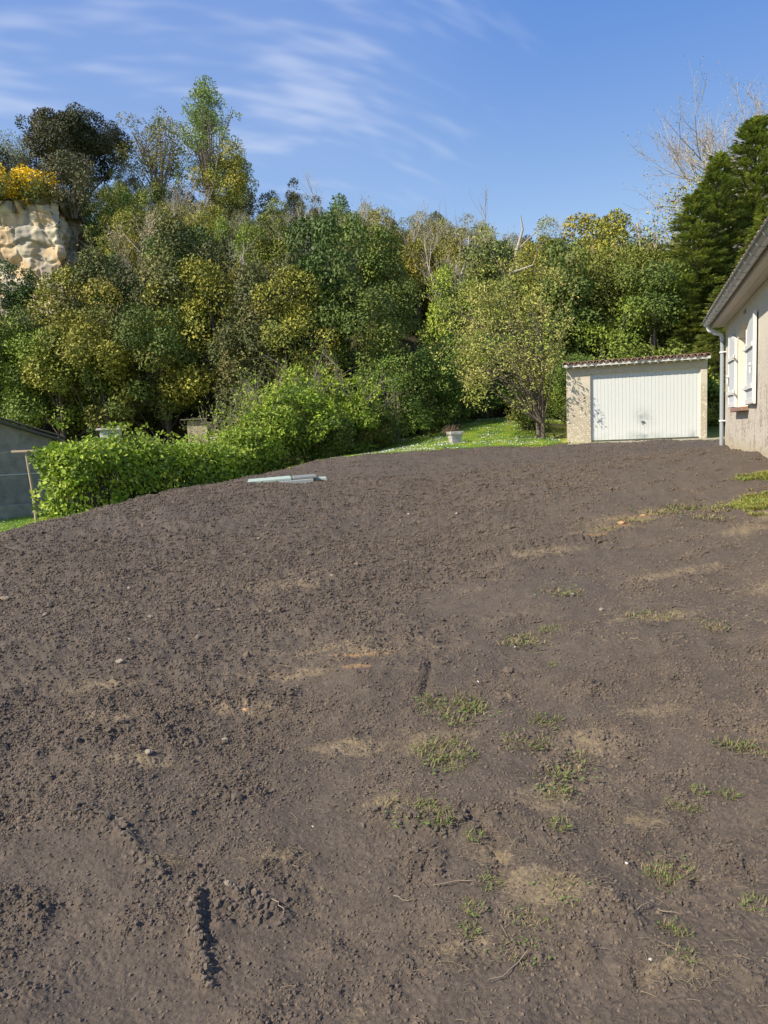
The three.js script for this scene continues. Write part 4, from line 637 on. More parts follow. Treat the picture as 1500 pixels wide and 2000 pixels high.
{ // ----- cliff with flowering broom -----
  const r = rngOf(77), C = group('limestone_cliff', -21.2, 5.9, 40.2, -0.04); tag(C, 'pale limestone cliff face at the left edge of the hill', 'cliff');
  const W = 8.4, Hh = 9.2, D = 4.5, nu = 200, nv = 130, pos = [], col = [], idx = [];
  // front and right-hand face as one wrapped sheet, u runs along the front then round the corner
  for (let j = 0; j <= nv; j++) for (let i = 0; i <= nu; i++) {
    const u = i / nu, v = j / nv, run = u * (W + D), y = v * Hh; let x, z, nx, nz;
    const cx = W / 2; if (run < W) { x = -cx + run; z = 0; nx = 0; nz = 1; } else { x = cx; z = -(run - W); nx = 1; nz = 0; }
    const big = N3(x * 0.45, y * 0.5, z * 0.45), mid = N3(x * 1.3 + 4, y * 1.6, z * 1.3), fin = N3(x * 2.2, y * 3.2, z * 2.2), strat = Math.sin(y * 2.6 + 1.2 * N2(x * 0.4, z * 0.4)), cav = sstep(0.25, 0.5, N3(x * 0.7 + 9, y * 0.8, z * 0.7));
    const crack = sstep(0.1, 0.0, Math.abs(N3(x * 0.8 + 3, y * 0.25, z * 0.8))), bed = y * 1.15 + 0.35 * N2(x * 0.35 + 7, z * 0.35), bi = Math.floor(bed), bf = bed - bi, ledge = 0.09 * N2(bi * 7.3, Math.floor(x * 0.6 + bi * 0.37) * 3.1) - 0.1 * sstep(0.1, 0.0, Math.min(bf, 1 - bf)), o = 0.3 * big + ledge + 0.035 * mid + 0.04 * fin - 0.12 * cav - 0.14 * crack;
    pos.push(x + nx * o + 0.04 * fin, y, z + nz * o);
    const w = sstep(-0.2, 0.5, N3(x * 0.9 + 20, y * 0.35, z * 0.9)), och = sstep(0.0, 0.4, N3(x * 0.6 + 40, y * 0.6, z * 0.6) + 0.5 * cav), gr = sstep(0.1, 0.55, N3(x * 1.1, y * 0.5 + 30, z * 1.1) + (v - 0.6));
    let c = [0.58, 0.50, 0.36]; c = c.map((a, k) => mix(a, [0.60, 0.38, 0.17][k], och * 0.55)); c = c.map((a, k) => mix(a, [0.30, 0.28, 0.24][k], gr * 0.75)); const q = 0.9 + 0.12 * fin * w; col.push(...c.map((a) => a * q));
  }
  for (let j = 0; j < nv; j++) for (let i = 0; i < nu; i++) { const a = j * (nu + 1) + i, b = a + nu + 1; idx.push(a, a + 1, b, a + 1, b + 1, b); }
  const g = new THREE.BufferGeometry(); g.setAttribute('position', new THREE.Float32BufferAttribute(pos, 3)); g.setAttribute('color', new THREE.Float32BufferAttribute(col, 3)); g.setIndex(idx); g.computeVertexNormals();
  part('rock_face', g, std(lin(1, 1, 1), 0.95, { vertexColors: true }), C);
  const cap = new THREE.PlaneGeometry(W + 0.1, D + 0.2, 30, 16).rotateX(-Math.PI / 2), cp = cap.attributes.position; for (let i = 0; i < cp.count; i++) cp.setY(i, Hh - 0.1 + 0.35 * N2(cp.getX(i) * 0.6, cp.getZ(i) * 0.6) - 0.5 * sstep(W / 2 - 0.6, W / 2 + 0.5, Math.abs(cp.getX(i))) - 0.4 * sstep(D / 2 - 0.1, D / 2 + 0.7, cp.getZ(i))); cap.translate(0, 0, -D / 2 + 0.1); cap.computeVertexNormals();
  part('top_earth', cap, std(lin(0.16, 0.14, 0.08), 0.95), C);
  // bushes on the brow, world positions found from the cliff's own frame
  const at = (x, z) => { const p = V(x, Hh - 0.15, z); return C.localToWorld(p); }; C.updateMatrixWorld(true);
  const yellow = [[.80, .56, .02, 8], [.70, .46, .02, 3], [.2, .22, .04, 1.5]], broomGreen = [[.16, .19, .04, 4], [.22, .23, .05, 3], [.11, .13, .035, 2]];
  const broom = growTree(321, { cy: 0.75, rx: 0.85, ry: 0.7, trunk: 0.03, stems: 4, clumps: 40, cr: 0.3, per: 80, len: 0.1, wid: 0.06, under: 0.9, inner: 0.5, pal: yellow, mess: 0.6 }), low = growTree(322, { cy: 0.5, rx: 0.8, ry: 0.55, trunk: 0.03, stems: 4, clumps: 36, cr: 0.3, per: 75, len: 0.12, wid: 0.045, under: 0.95, inner: 0.5, pal: broomGreen, rise: 0.3 }), drab = growTree(323, { cy: 0.9, rx: 1.1, ry: 1.0, trunk: 0.04, stems: 4, clumps: 50, cr: 0.34, per: 80, len: 0.12, wid: 0.05, under: 0.95, inner: 0.5, pal: PAL.dark.map((p) => [p[0] * 1.6, p[1] * 1.5, p[2] * 1.5, p[3]]), rise: 0.3 });
  const spots = [['flowering_broom', broom, 0.9, -0.7, 1.35, 'yellow flowering broom bush on the cliff edge, leftmost full one'], ['flowering_broom', broom, 2.6, -0.7, 1.35, 'yellow flowering broom bush on the cliff brow, rightmost'], ['flowering_broom', broom, -0.9, -0.6, 1.1, 'small yellow broom bush at the left edge of the picture'], ['green_broom', low, 0.2, -0.1, 1.1, 'green unflowered broom below the yellow flowers at left'], ['green_broom', low, 1.7, -0.2, 1.1, 'green broom tuft in front of the yellow bushes'], ['green_broom', low, 3.3, -0.3, 1.0, 'green broom tuft at the right end of the cliff brow'], ['drab_bush', drab, 4.6, -1.2, 1.4, 'drab brown-green bush at the right corner of the cliff'], ['drab_bush', drab, 3.4, -2.4, 1.3, 'drab bush behind the yellow broom on the brow']];
  for (const [n, m, x, z, s, lab] of spots) { const p = at(x, z), b = plantThing(n, m, bark[0], LEAF, lab, 'shrub'); b.position.copy(p); b.scale.setScalar(s); b.rotation.y = x * 2; scene.add(b); }
}
{ // ----- hedge and shrubs along the lawn -----
  const path = [[-6.3, 14.8, 1.6], [-5.75, 15.9, 1.55], [-5.3, 16.9, 1.32], [-4.85, 18, 1.12], [-4.35, 19.1, 1.08], [-3.8, 20.2, 1.45], [-3.1, 21.2, 2.0]];
  const P = new THREE.CatmullRomCurve3(path.map(([x, d, h]) => V(x, h, -d))), r = rngOf(610), L = new Leaves(), Ld = new Leaves(), wood = [], out = V(), side = V(), tan = V(), pos = V();
  for (let k = 0; k < 560; k++) {
    let t = r(), end = false; if (k % 9 === 0) { t = 0; end = true; }
    const c = P.getPoint(t); P.getTangent(t, tan); tan.y = 0; tan.normalize(); side.set(-tan.z, 0, tan.x);
    const h = c.y * (0.93 + 0.14 * N2(t * 9, 3)), w = 0.62, y0 = H(c.x, -c.z), a = (r() * 1.16 - 0.08) * Math.PI; // from one flank over the top to the other
    const fl = Math.cos(a), up = Math.max(-0.1, Math.sin(a)); const hy = up > 0.55 ? h - 0.22 + r() * 0.18 : h * (0.04 + 0.8 * r());
    out.copy(side).multiplyScalar(fl).addScaledVector(V(0, 1, 0), up + 0.15); if (end) out.copy(tan).multiplyScalar(-0.9).addScaledVector(side, (r() - 0.5) * 1.2).addScaledVector(V(0, 1, 0), r() * 0.6); out.normalize();
    pos.set(c.x, y0, c.z).addScaledVector(side, end ? (r() - 0.5) * 1.1 : fl * w * (0.7 + 0.3 * hy / h + r() * 0.12)); pos.y += hy; if (end) pos.addScaledVector(tan, -0.1 - r() * 0.3);
    const low = hy < h * (end ? 0.3 : 0.62); clump(low ? Ld : L, r, pos, 0.26 + r() * 0.14, out.clone(), 60, { pal: PAL.lime, len: 0.105, wid: 0.06, mess: 0.6, rise: -0.25, lean: 0.5 });
  }
  for (let k = 0; k < 300; k++) { const t = r(), c = P.getPoint(t), y0 = H(c.x, -c.z); const b = V(c.x + (r() - 0.5) * 0.7, y0 - 0.1, c.z + (r() - 0.5) * 0.5); tubeInto(wood, [b, b.clone().add(V((r() - 0.5) * 0.4, c.y * 0.5, (r() - 0.5) * 0.4)), b.clone().add(V((r() - 0.5) * 0.7, c.y * (0.8 + r() * 0.15), (r() - 0.5) * 0.6))], 0.018, 0.008, 4); }
  for (let k = 0; k < 46; k++) { // young shoots above the top
    const t = r(), c = P.getPoint(t), y0 = H(c.x, -c.z), b = V(c.x + (r() - 0.5) * 1.1, y0 + c.y * 0.9, c.z + (r() - 0.5) * 0.4), e = b.clone().add(V((r() - 0.5) * 0.5, 0.25 + r() * 0.3, (r() - 0.5) * 0.4)); tubeInto(wood, [b, e], 0.008, 0.004, 3); clump(L, r, e, 0.1, V(0, 1, 0), 14, { pal: PAL.lime, len: 0.09, wid: 0.05 }); }
  const g = group('hedge', path[0][0], H(path[0][0], path[0][1]), path[0][1]); tag(g, 'long bright lime-green leafy hedge beyond the dark soil', 'hedge'); const off = g.position.clone().negate();
  for (const [n, geo, m] of [['stems', fromLists(wood), bark[2]], ['young_foliage', L.geo(), LIMELEAF], ['lower_foliage', Ld.geo(), LIMELEAF]]) { geo.translate(off.x, off.y, off.z); stuff(part(n, geo, m, g)); }

  const limeBush = growTree(621, { cy: 1.3, rx: 0.95, ry: 1.15, trunk: 0.03, stems: 4, clumps: 80, cr: 0.3, per: 85, len: 0.10, wid: 0.055, under: 0.95, inner: 0.5, pal: PAL.lime, mess: 0.6, limbs: 0.2 });
  const fineBush = growTree(622, { cy: 1.6, rx: 1.15, ry: 1.5, trunk: 0.03, stems: 5, clumps: 110, cr: 0.34, per: 95, len: 0.075, wid: 0.04, under: 0.97, inner: 0.45, pal: [[.17, .26, .04, 5], [.22, .30, .06, 3], [.12, .18, .035, 3]], mess: 0.8, limbs: 0.3 });
  const darkBush = growTree(623, { cy: 1.3, rx: 1.2, ry: 1.25, trunk: 0.04, stems: 4, clumps: 80, cr: 0.36, per: 90, len: 0.1, wid: 0.06, under: 0.97, inner: 0.45, pal: PAL.ivy, mess: 0.7, limbs: 0.2 });
  const browse = growBare(624, { levels: 3, first: 7, len0: 1.5, rad: 0.035, stems: 4, lean: 0.9, leaf: 5, len: 0.09, wid: 0.05, pal: PAL.lime, spread: 0.12 });
  const bushes = [
    ['lime_bush', limeBush, LIMELEAF, -2.5, 22.0, 1.12, 'tall lime-green bush where the hedge ends'], ['lime_bush', limeBush, LIMELEAF, -0.95, 23.5, 0.92, 'round lime-green bush right of the hedge end'], ['lime_bush', limeBush, LIMELEAF, -1.8, 22.9, 0.8, 'small lime bush between the two larger lime bushes'],
    ['dark_bush', darkBush, LEAF, -1.7, 22.5, 0.7, 'dark bush under the lime growth at the lawn edge'], ['dark_bush', darkBush, LEAF, -0.4, 23.9, 0.65, 'low dark bush behind the narrow tip of the lawn'], ['dark_bush', darkBush, LEAF, -3.4, 21.6, 0.8, 'dark bush against the far end of the hedge'],
    ['fine_leaved_bush', fineBush, LEAF, 0.5, 24.9, 1.0, 'fine-leaved green bush left behind the daisy lawn'], ['fine_leaved_bush', fineBush, LEAF, 1.6, 26.2, 1.0, 'fine-leaved green bush behind the plant pot'], ['fine_leaved_bush', fineBush, LEAF, 2.8, 27.4, 1.1, 'fine-leaved bush right of the pot at the lawn edge'], ['fine_leaved_bush', fineBush, LEAF, 4.3, 28.8, 1.15, 'fine-leaved bush behind the leaning airy tree'], ['fine_leaved_bush', fineBush, LEAF, 6.2, 29.3, 1.2, 'fine-leaved bush behind the airy tree trunk'], ['fine_leaved_bush', fineBush, LEAF, 7.0, 25.6, 0.85, 'fine-leaved bush tucked behind the garage corner'],
    ['dark_bush', darkBush, LEAF, 0.9, 26.6, 1.1, 'dark bush behind the fine-leaved ones, left'], ['dark_bush', darkBush, LEAF, 2.2, 28, 1.1, 'dark bush behind the fine-leaved ones, right'], ['dark_bush', darkBush, LEAF, 5.1, 24.6, 0.55, 'small dark bush against the garage side wall'],
    ['sprouting_bush', browse, LIMELEAF, -3.3, 23.2, 1.15, 'tangled sprouting bush above the end of the hedge'], ['sprouting_bush', browse, LIMELEAF, -1.6, 24.4, 1.3, 'tangled sprouting bush above the lime bushes'], ['sprouting_bush', browse, LIMELEAF, -4.6, 23.8, 1.1, 'tangled sprouting bush right of the hut'],
  ];
  for (const [n, m, mat, x, d, s, lab] of bushes) { const b = plantThing(n, m, bark[1], mat, lab, 'shrub'); b.position.set(x, H(x, d) - 0.05, -d); b.scale.setScalar(s); b.rotation.y = x * 3.1; scene.add(b); }

  // trees over the hollow at the left, with trunks in the shade below
  const HANG = { ...BROAD, cy: 4.0, cz: 0.7, rx: 1.7, ry: 2.2, trunk: 0.1, clumps: 50, cr: 0.6, per: 300, under: 0.85, limbs: 0.4, inner: 0.62 };
  const hangs = { ivy: growTree(631, { ...HANG, pal: PAL.ivy }), olive: growTree(632, { ...HANG, cy: 4.4, ry: 2.4, rx: 1.45, pal: PAL.olive }), green: growTree(633, { ...HANG, cy: 3.8, ry: 1.9, pal: PAL.green }), gold: growTree(634, { ...HANG, cy: 4.2, rx: 1.5, ry: 2.3, pal: PAL.olive.map((p) => [p[0] * 0.95, p[1] * 0.95, p[2], p[3]]) }), dark: growTree(635, { ...HANG, cy: 4.6, rx: 1.4, ry: 2.6, pal: PAL.dark.map((p) => [p[0] * 1.3, p[1] * 1.4, p[2], p[3]]) }) };
  for (const [k, x, d, s, lab] of [['ivy', -8.3, 27.9, 1.05, 'dark ivy-clad tree overhanging left of the hut'], ['olive', -6.0, 28.6, 1.1, 'olive tree overhanging the hut roof'], ['dark', -4.0, 27.0, 0.95, 'dark evergreen overhanging right of the hut'], ['gold', -10.4, 27.6, 1.05, 'yellowish tree overhanging the grassy mound'], ['green', -12.2, 27.4, 1.0, 'fresh green tree behind the grassy mound'], ['ivy', -14.4, 28.2, 1.1, 'dark ivy-clad tree behind the grey shed roof'], ['olive', -2.2, 26.4, 0.9, 'olive tree behind the tall lime bush'], ['ivy', -0.2, 27.0, 0.9, 'dark ivy-clad tree behind the round lime bush'], ['green', -16.4, 28.4, 1.15, 'fresh green tree at the left edge behind the shed'], ['dark', -7.3, 30.6, 1.2, 'dark evergreen standing behind the hut'], ['olive', -13.2, 30.4, 1.25, 'tall olive tree behind the grassy mound'], ['dark', -10.9, 30.8, 1.2, 'dark evergreen between the mound and hut']]) { const b = plantThing('overhanging_tree', hangs[k], bark[2], TINTS[0], lab, 'tree'); b.position.set(x, H(x, d) - 0.05, -d); b.scale.setScalar(s); b.rotation.y = x * 0.2; scene.add(b); }
  // mossy mound
  { const g = new THREE.SphereGeometry(1, 60, 24, 0, Math.PI * 2, 0, Math.PI / 2).scale(1.7, 1.5, 1.3), p = g.attributes.position; for (let i = 0; i < p.count; i++) { const k = 1 + 0.14 * N3(p.getX(i), p.getY(i) * 1.2, p.getZ(i)) + 0.05 * N3(p.getX(i) * 4, p.getY(i) * 4, p.getZ(i) * 4); p.setXYZ(i, p.getX(i) * k, p.getY(i) * k * 1.2, p.getZ(i) * k); } g.computeVertexNormals();
    const M = group('earth_mound', -10.6, H(-10.6, 25) - 0.15, 25); tag(M, 'grassy earth mound above the left end of the hedge', 'mound'); part('earth', g, std(lin(0.24, 0.19, 0.09), 0.95), M);
    const Lm = new Leaves(), rr = rngOf(9), v = V(); for (let i = 0; i < 230; i++) { unit(rr, v); v.y = Math.abs(v.y); if (v.z < -0.3 || N2(v.x * 2.2 + 1, v.y * 2.2) < -0.25) continue; clump(Lm, rr, V(v.x * 1.7, v.y * 1.75, v.z * 1.3), 0.2, v.clone(), 40, { pal: PAL.green, len: 0.12, wid: 0.025, rise: 0.4 }); } stuff(part('grass', Lm.geo(), LEAF, M)); }
  // airy leaning tree by the garage
  const airy = growTree(641, { cx: -1.0, cz: -0.1, cy: 3.35, rx: 1.9, ry: 2.7, trunk: 0.075, stems: 2, clumps: 230, cr: 0.36, per: 62, len: 0.085, wid: 0.036, limbs: 0.3, inner: 0.3, under: 0.85, pal: PAL.airy, mess: 0.9, rise: 0.1 });
  { const b = plantThing('airy_tree', airy, bark[0], LEAF, 'airy olive-leaved tree leaning beside the garage left corner', 'tree'); b.position.set(4.95, H(4.95, 22.4) - 0.05, -22.4); scene.add(b); }
}
// ---------- lawn grass, daisies ----------
{
  const blade = (r, n, h, sp) => { const L = new Leaves(); for (let i = 0; i < n; i++) { const a = r() * 6.28, d = V(Math.cos(a) * sp, 1, Math.sin(a) * sp).normalize(), p = V((r() - 0.5) * 0.07, -0.01, (r() - 0.5) * 0.07); const nn = V(-Math.sin(a), 0, Math.cos(a)); const k = 0.7 + r() * 0.6; L.add(p, d, nn.cross(d).normalize(), h * k, 0.006 + r() * 0.005, [0.42 * k, 0.46 * k, 0.085 * k]); } return L.geo(); };
  const r = rngOf(801), tuft = blade(r, 14, 0.085, 0.75), m4 = new THREE.Matrix4(), q = new THREE.Quaternion(), e = new THREE.Euler();
  function scatter(name, geo, mat, pts, colors) { const im = new THREE.InstancedMesh(geo, mat, pts.length); pts.forEach(([x, y, z, s, ry, rx = 0, rz = 0, sy = 1], i) => { q.setFromEuler(e.set(rx, ry, rz)); m4.compose(V(x, y, z), q, V(s, s * sy, s)); im.setMatrixAt(i, m4); if (colors) im.setColorAt(i, colors(i)); }); im.name = numbered(name); im.castShadow = im.receiveShadow = true; stuff(im); scene.add(im); return im; }
  const pts = [], fl = [], area = (x0, x1, d0, d1, n, ok, dens) => { for (let i = 0; i < n; i++) { const x = mix(x0, x1, r()), d = mix(d0, d1, r()); if (!ok(x, d) || soilDist(x, d) > 0.12) continue; pts.push([x, H(x, d), -d, 0.75 + r() * 0.7, r() * 6.28]); if (r() < dens(x, d)) fl.push([x, H(x, d) + 0.07 + r() * 0.03, -d, 0.8 + r() * 0.5, r() * 6.28, (r() - 0.5) * 0.5, (r() - 0.5) * 0.5]); } };
  area(-2.5, 8, 18.5, 29, 26000, (x, d) => d < lerpTable(FOOT, x) - 0.2 && (x < 5.4 || d > 27), (x, d) => 0.4 * sstep(-0.25, 0.35, fbm(x * 0.7 + 3, d * 0.7, 2)) * sstep(-2, -0.5, x));
  area(-13, -4.5, 4, 21, 30000, (x, d) => x / d > -0.9, (x, d) => 0.02);
  const colored = (i) => lin(0.8 + 0.3 * N2(pts[i][0] * 0.9, pts[i][2] * 0.9), 1.0 + 0.2 * N2(pts[i][0] * 0.9, pts[i][2] * 0.9), 0.8);
  tag(scatter('lawn_grass', tuft, LIMELEAF, pts, colored), 'short green lawn grass around the soil', 'grass');
  const daisy = mergeGeometries([new THREE.CircleGeometry(0.018, 7).rotateX(-Math.PI / 2), new THREE.ConeGeometry(0.018, 0.006, 7, 1, true).translate(0, -0.004, 0)].map(flat));
  tag(scatter('daisies', daisy, std(lin(0.8, 0.8, 0.76), 0.7), fl), 'white daisies sprinkled over the lawn strip', 'flowers');

  // ---------- loose soil ----------
  const lump = (seed) => { const g = new THREE.IcosahedronGeometry(1, 1), p = g.attributes.position, rr = rngOf(seed), seen = new Map(); for (let i = 0; i < p.count; i++) { const k = [p.getX(i), p.getY(i), p.getZ(i)].map((v) => v.toFixed(3)).join(); if (!seen.has(k)) seen.set(k, 0.72 + rr() * 0.5); const s = seen.get(k); p.setXYZ(i, p.getX(i) * s, p.getY(i) * s * 0.72, p.getZ(i) * s); } g.deleteAttribute('uv'); g.computeVertexNormals(); return g; };
  const lumps = [lump(1), lump(2), lump(3)], sets = [[], [], []], cols = [[], [], []], rs = rngOf(820), earth = std(lin(1, 1, 1), 0.97);
  const tmp = [0, 0, 0];
  const crumbs = (d0, d1, n, s0, s1, pw, thr) => { for (let i = 0; i < n; i++) { const d = Math.sqrt(mix(d0 * d0, d1 * d1, rs())), x = (rs() * 2 - 1) * (0.68 * d + 0.5), ro = roughness(x, d); if (rs() > 0.06 + ro * (0.5 + 0.7 * sstep(-0.3, 0.4, fbm(x * 1.6 + 40, d * 1.6, 3))) || soilDist(x, d) < 0.1 || ro < (thr ?? 0)) continue; const s = mix(s0, s1, Math.pow(rs(), pw)), k = Math.floor(rs() * 3); soilColor(x, d, ro, tmp); const v = 0.85 + rs() * 0.35; sets[k].push([x, H(x, d) + 0.05 + soilH(x, d, ro) + s * 0.1, -d, s, rs() * 6.28, rs() * 6.28, rs() * 6.28]); cols[k].push(lin(Math.min(tmp[0], 0.15) * v, Math.min(tmp[1], 0.118) * v, Math.min(tmp[2], 0.088) * v)); } };
  crumbs(1.4, 4.0, 210000, 0.002, 0.007, 2.6); crumbs(2.6, 8, 170000, 0.0035, 0.011, 2.8); crumbs(5, 13, 120000, 0.006, 0.016, 3); crumbs(9, 21, 70000, 0.009, 0.02, 3); crumbs(2.2, 12, 1400, 0.01, 0.034, 3, 0.45);
  // heaps of crumbs on the ridges
  for (const rd of RIDGES) if (rd.h > 0) for (let i = 0; i < (rd.w < 0.04 ? 150 : 110); i++) { const k = Math.floor(rs() * (rd.p.length - 1)), t = rs(), x = mix(rd.p[k][0], rd.p[k + 1][0], t) + (rs() - 0.5) * rd.w * 3, d = mix(rd.p[k][1], rd.p[k + 1][1], t) + (rs() - 0.5) * rd.w * 3, s = 0.003 + 0.013 * rs() ** 2.8, kk = Math.floor(rs() * 3); sets[kk].push([x, soilTop(x, d) + s * 0.15, -d, s, rs() * 6.28, rs() * 6.28, rs() * 6.28]); const v = 0.8 + rs() * 0.4; cols[kk].push(lin(0.117 * v, 0.093 * v, 0.0705 * v)); }
  sets.forEach((s, k) => tag(scatter('soil_crumbs', lumps[k], earth, s, (i) => cols[k][i]), ['fine loose crumbs of dark topsoil', 'angular loose clods of dark topsoil', 'rounded loose clods of dark topsoil'][k], 'soil'));
  console.log('crumbs', sets.map((s) => s.length).join(), 'grass', pts.length, fl.length);

  // pale stones lying on the soil, each on its own
  const stoneMats = [std(lin(0.22, 0.175, 0.125), 0.9), std(lin(0.27, 0.23, 0.175), 0.9), std(lin(0.45, 0.27, 0.14), 0.9), std(lin(0.5, 0.48, 0.44), 0.9)];
  const stoneGeo = [5, 6, 7].map((sd) => { const g = new THREE.IcosahedronGeometry(1, 2), p = g.attributes.position; for (let i = 0; i < p.count; i++) { const k = 1 + 0.28 * N3(p.getX(i) * 1.1 + sd * 9, p.getY(i) * 1.1, p.getZ(i) * 1.1) + 0.07 * N3(p.getX(i) * 4, p.getY(i) * 4, p.getZ(i) * 4); p.setXYZ(i, p.getX(i) * k * 1.2, p.getY(i) * k * 0.6, p.getZ(i) * k * 0.9); } g.computeVertexNormals(); return g; });
  const stones = [[-1.71, 4.38, .04, 1, 'largest pale stone on the soil, left of centre'], [-1.78, 4.76, .022, 1, 'small pale stone just behind the largest pale stone'], [-1.32, 5.46, .035, 0, 'grey-brown stone lying on the loose soil, left middle'], [-.8, 6.1, .03, 0, 'brownish stone at the top of a straw patch'], [-.91, 5.44, .024, 1, 'small pale stone in the middle left of the soil'], [-1.02, 5.48, .02, 0, 'tiny tan stone beside another in the middle left'], [-2.29, 6.22, .025, 1, 'pale stone on the left slope of the soil'], [.9, 8.7, .045, 1, 'pale stone lying alone in the far centre'], [-.07, 9.72, .03, 3, 'white stone chip far back on the soil'], [1.39, 5.24, .03, 1, 'flat pale stone on the smooth soil, right of centre'], [.8, 4.42, .014, 3, 'white chip on the smooth soil right of centre'], [.49, 3.88, .014, 3, 'white chip above the grass tufts'], [-.59, 2.3, .022, 0, 'brown stone in the clods near the bottom'], [-2.72, 5.54, .035, 0, 'grey clod-like stone near the left edge'], [-.84, 3.42, .02, 1, 'pale pebble in the lower left smooth patch'], [-.8, 3.74, .02, 2, 'ochre pebble left of the centre patch'], [-1.82, 5.34, .03, 0, 'brown stone in the rough soil at left'], [-.33, 2.64, .008, 3, 'tiny white pebble in the smooth foreground'], [-3.31, 6.06, .06, 0, 'grey stone at the very left edge of the soil'], [-.48, 6.14, .022, 1, 'pale pebble near the middle of the rough soil'], [.79, 2.32, .012, 3, 'white pebble in the right foreground'], [.7, 1.86, .012, 3, 'white pebble at the bottom right'], [1.5, 4.9, .03, 1, 'pale flat chip by the straw patch at right'], [2.45, 7.3, .05, 2, 'ochre stone in the sandy patch at right'], [2.75, 7.5, .035, 2, 'ochre stone on the far side of the sandy patch'], [-1.15, 3.2, .03, 1, 'pale stone half sunk in the lower left'], [0.32, 9.2, .03, 3, 'white pebble in the far middle of the soil'], [-1.4, 7.8, .04, 0, 'brown stone on the far left slope']];
  for (const [x, d, s, m, lab] of stones) { const st = part('stone', stoneGeo[Math.floor(rs() * 3)], stoneMats[m]); st.position.set(x, soilTop(x, d) + s * 0.12, -d); st.scale.setScalar(s * (m === 3 ? 0.5 : 0.65)); st.rotation.set((rs() - 0.5) * 0.4, rs() * 6.28, (rs() - 0.5) * 0.4); tag(st, lab, 'stone'); }

  // grass tufts on the soil
  const tuftGeo = (seed, n, R, h, dry) => { const rr = rngOf(seed), L = new Leaves(); for (let i = 0; i < n; i++) { const a = rr() * 6.28, q = Math.sqrt(rr()) * R, sp = 0.5 + rr() * rr() * 5, d = V(Math.cos(a) * sp, 1, Math.sin(a) * sp).normalize(), p = V(Math.cos(a * 3.7) * q, -0.004, Math.sin(a * 3.7) * q * 0.7), nn = V(-Math.sin(a), 0, Math.cos(a)), k = 0.6 + rr() * 0.6, isDry = rr() < dry; L.add(p, d, nn.cross(d).normalize(), h * (0.5 + rr()), 0.0028 + rr() * 0.0035, isDry ? [0.36 * k, 0.29 * k, 0.14 * k] : [0.22 * k, 0.23 * k, 0.075 * k]); } for (let i = 0; i < n * 0.12; i++) { const a = rr() * 6.28, q = Math.sqrt(rr()) * R * 1.2, d = V(Math.cos(a), 0.25, Math.sin(a)).normalize(); L.add(V(Math.cos(a * 2.3) * q, 0.006, Math.sin(a * 2.3) * q), d, V(0, 1, 0.1).normalize(), 0.016, 0.014, [0.17, 0.28, 0.05]); } return L.geo(); };
  const tg = [tuftGeo(1, 190, 0.11, 0.036, 0.4), tuftGeo(2, 110, 0.08, 0.042, 0.35), tuftGeo(3, 150, 0.12, 0.026, 0.7), tuftGeo(4, 60, 0.06, 0.036, 0.3)];
  const tuftSpots = [[.29, 3.7, 0, 1.3], [.2, 3.62, 2, 1], [.36, 3.5, 0, 1.4], [.42, 3.58, 1, 1.1], [.2, 3.12, 0, 1.3], [.27, 3.2, 1, 1.1], [.24, 3.0, 0, 1.1], [.33, 3.05, 3, 1], [.61, 3.14, 0, 1], [.74, 3.34, 1, 1], [.76, 2.98, 2, 1.2], [.7, 2.92, 2, 1], [.05, 2.68, 2, 1.2], [.12, 2.62, 0, .9], [.16, 2.58, 1, .8], [.62, 2.84, 2, 1.1], [.66, 2.76, 0, .7], [.6, 2.52, 3, .9], [.89, 2.22, 1, .8], [.92, 2.26, 2, .8], [1.49, 2.98, 1, 1], [1.56, 2.95, 2, 1], [.96, 4.48, 2, 1.5], [1.07, 4.6, 0, .9], [.85, 4.5, 2, 1.4], [.97, 4.08, 3, .9], [.29, 2.5, 3, .8], [1.3, 2.66, 3, .8], [1.12, 2.62, 0, .6], [1.2, 2.7, 3, .8], [.3, 2.22, 3, .8], [.24, 2.12, 3, .8], [.2, 2.04, 3, .7], [.81, 1.96, 1, .6], [.79, 1.84, 3, .7], [1.09, 2.06, 3, .9], [.42, 2.08, 2, .8], [.54, 2.16, 2, .8], [1.77, 4.6, 2, 1.6], [2.0, 4.26, 2, 1.2], [2.6, 7.4, 2, 2.2], [2.95, 7.55, 2, 2.4], [2.3, 7.2, 2, 2.0], [3.25, 7.7, 0, 2], [3.45, 7.3, 2, 2.2], [3.2, 6.9, 2, 2], [1.3, 5.3, 2, 1.6], [.35, 1.95, 2, .7]];
  const near = (x, d) => { const c = x < -0.1 ? 'left of centre' : x < 0.5 ? 'at the centre' : x < 1.1 ? 'right of centre' : 'towards the right'; const z = d < 2.3 ? 'near the bottom' : d < 2.9 ? 'in the lower foreground' : d < 3.9 ? 'in the middle foreground' : d < 5.5 ? 'in the middle of the soil' : 'far back beside the sandy patch'; return z + ', ' + c; };
  const tuftList = [];
  for (const [x, d, k, s] of tuftSpots) { const t = part('grass_tuft', tg[k], LIMELEAF); tuftList.push(t); t.position.set(x, soilTop(x, d), -d); t.scale.setScalar(s); t.rotation.y = rs() * 6.28; const w = ['bushy green tuft', 'loose green tuft', 'straw-yellow tuft', 'small green sprout'][k]; tag(t, w + ' ' + near(x, d), 'grass tuft', w + ' ' + near(x, d)); }
  inOrder(tuftList);
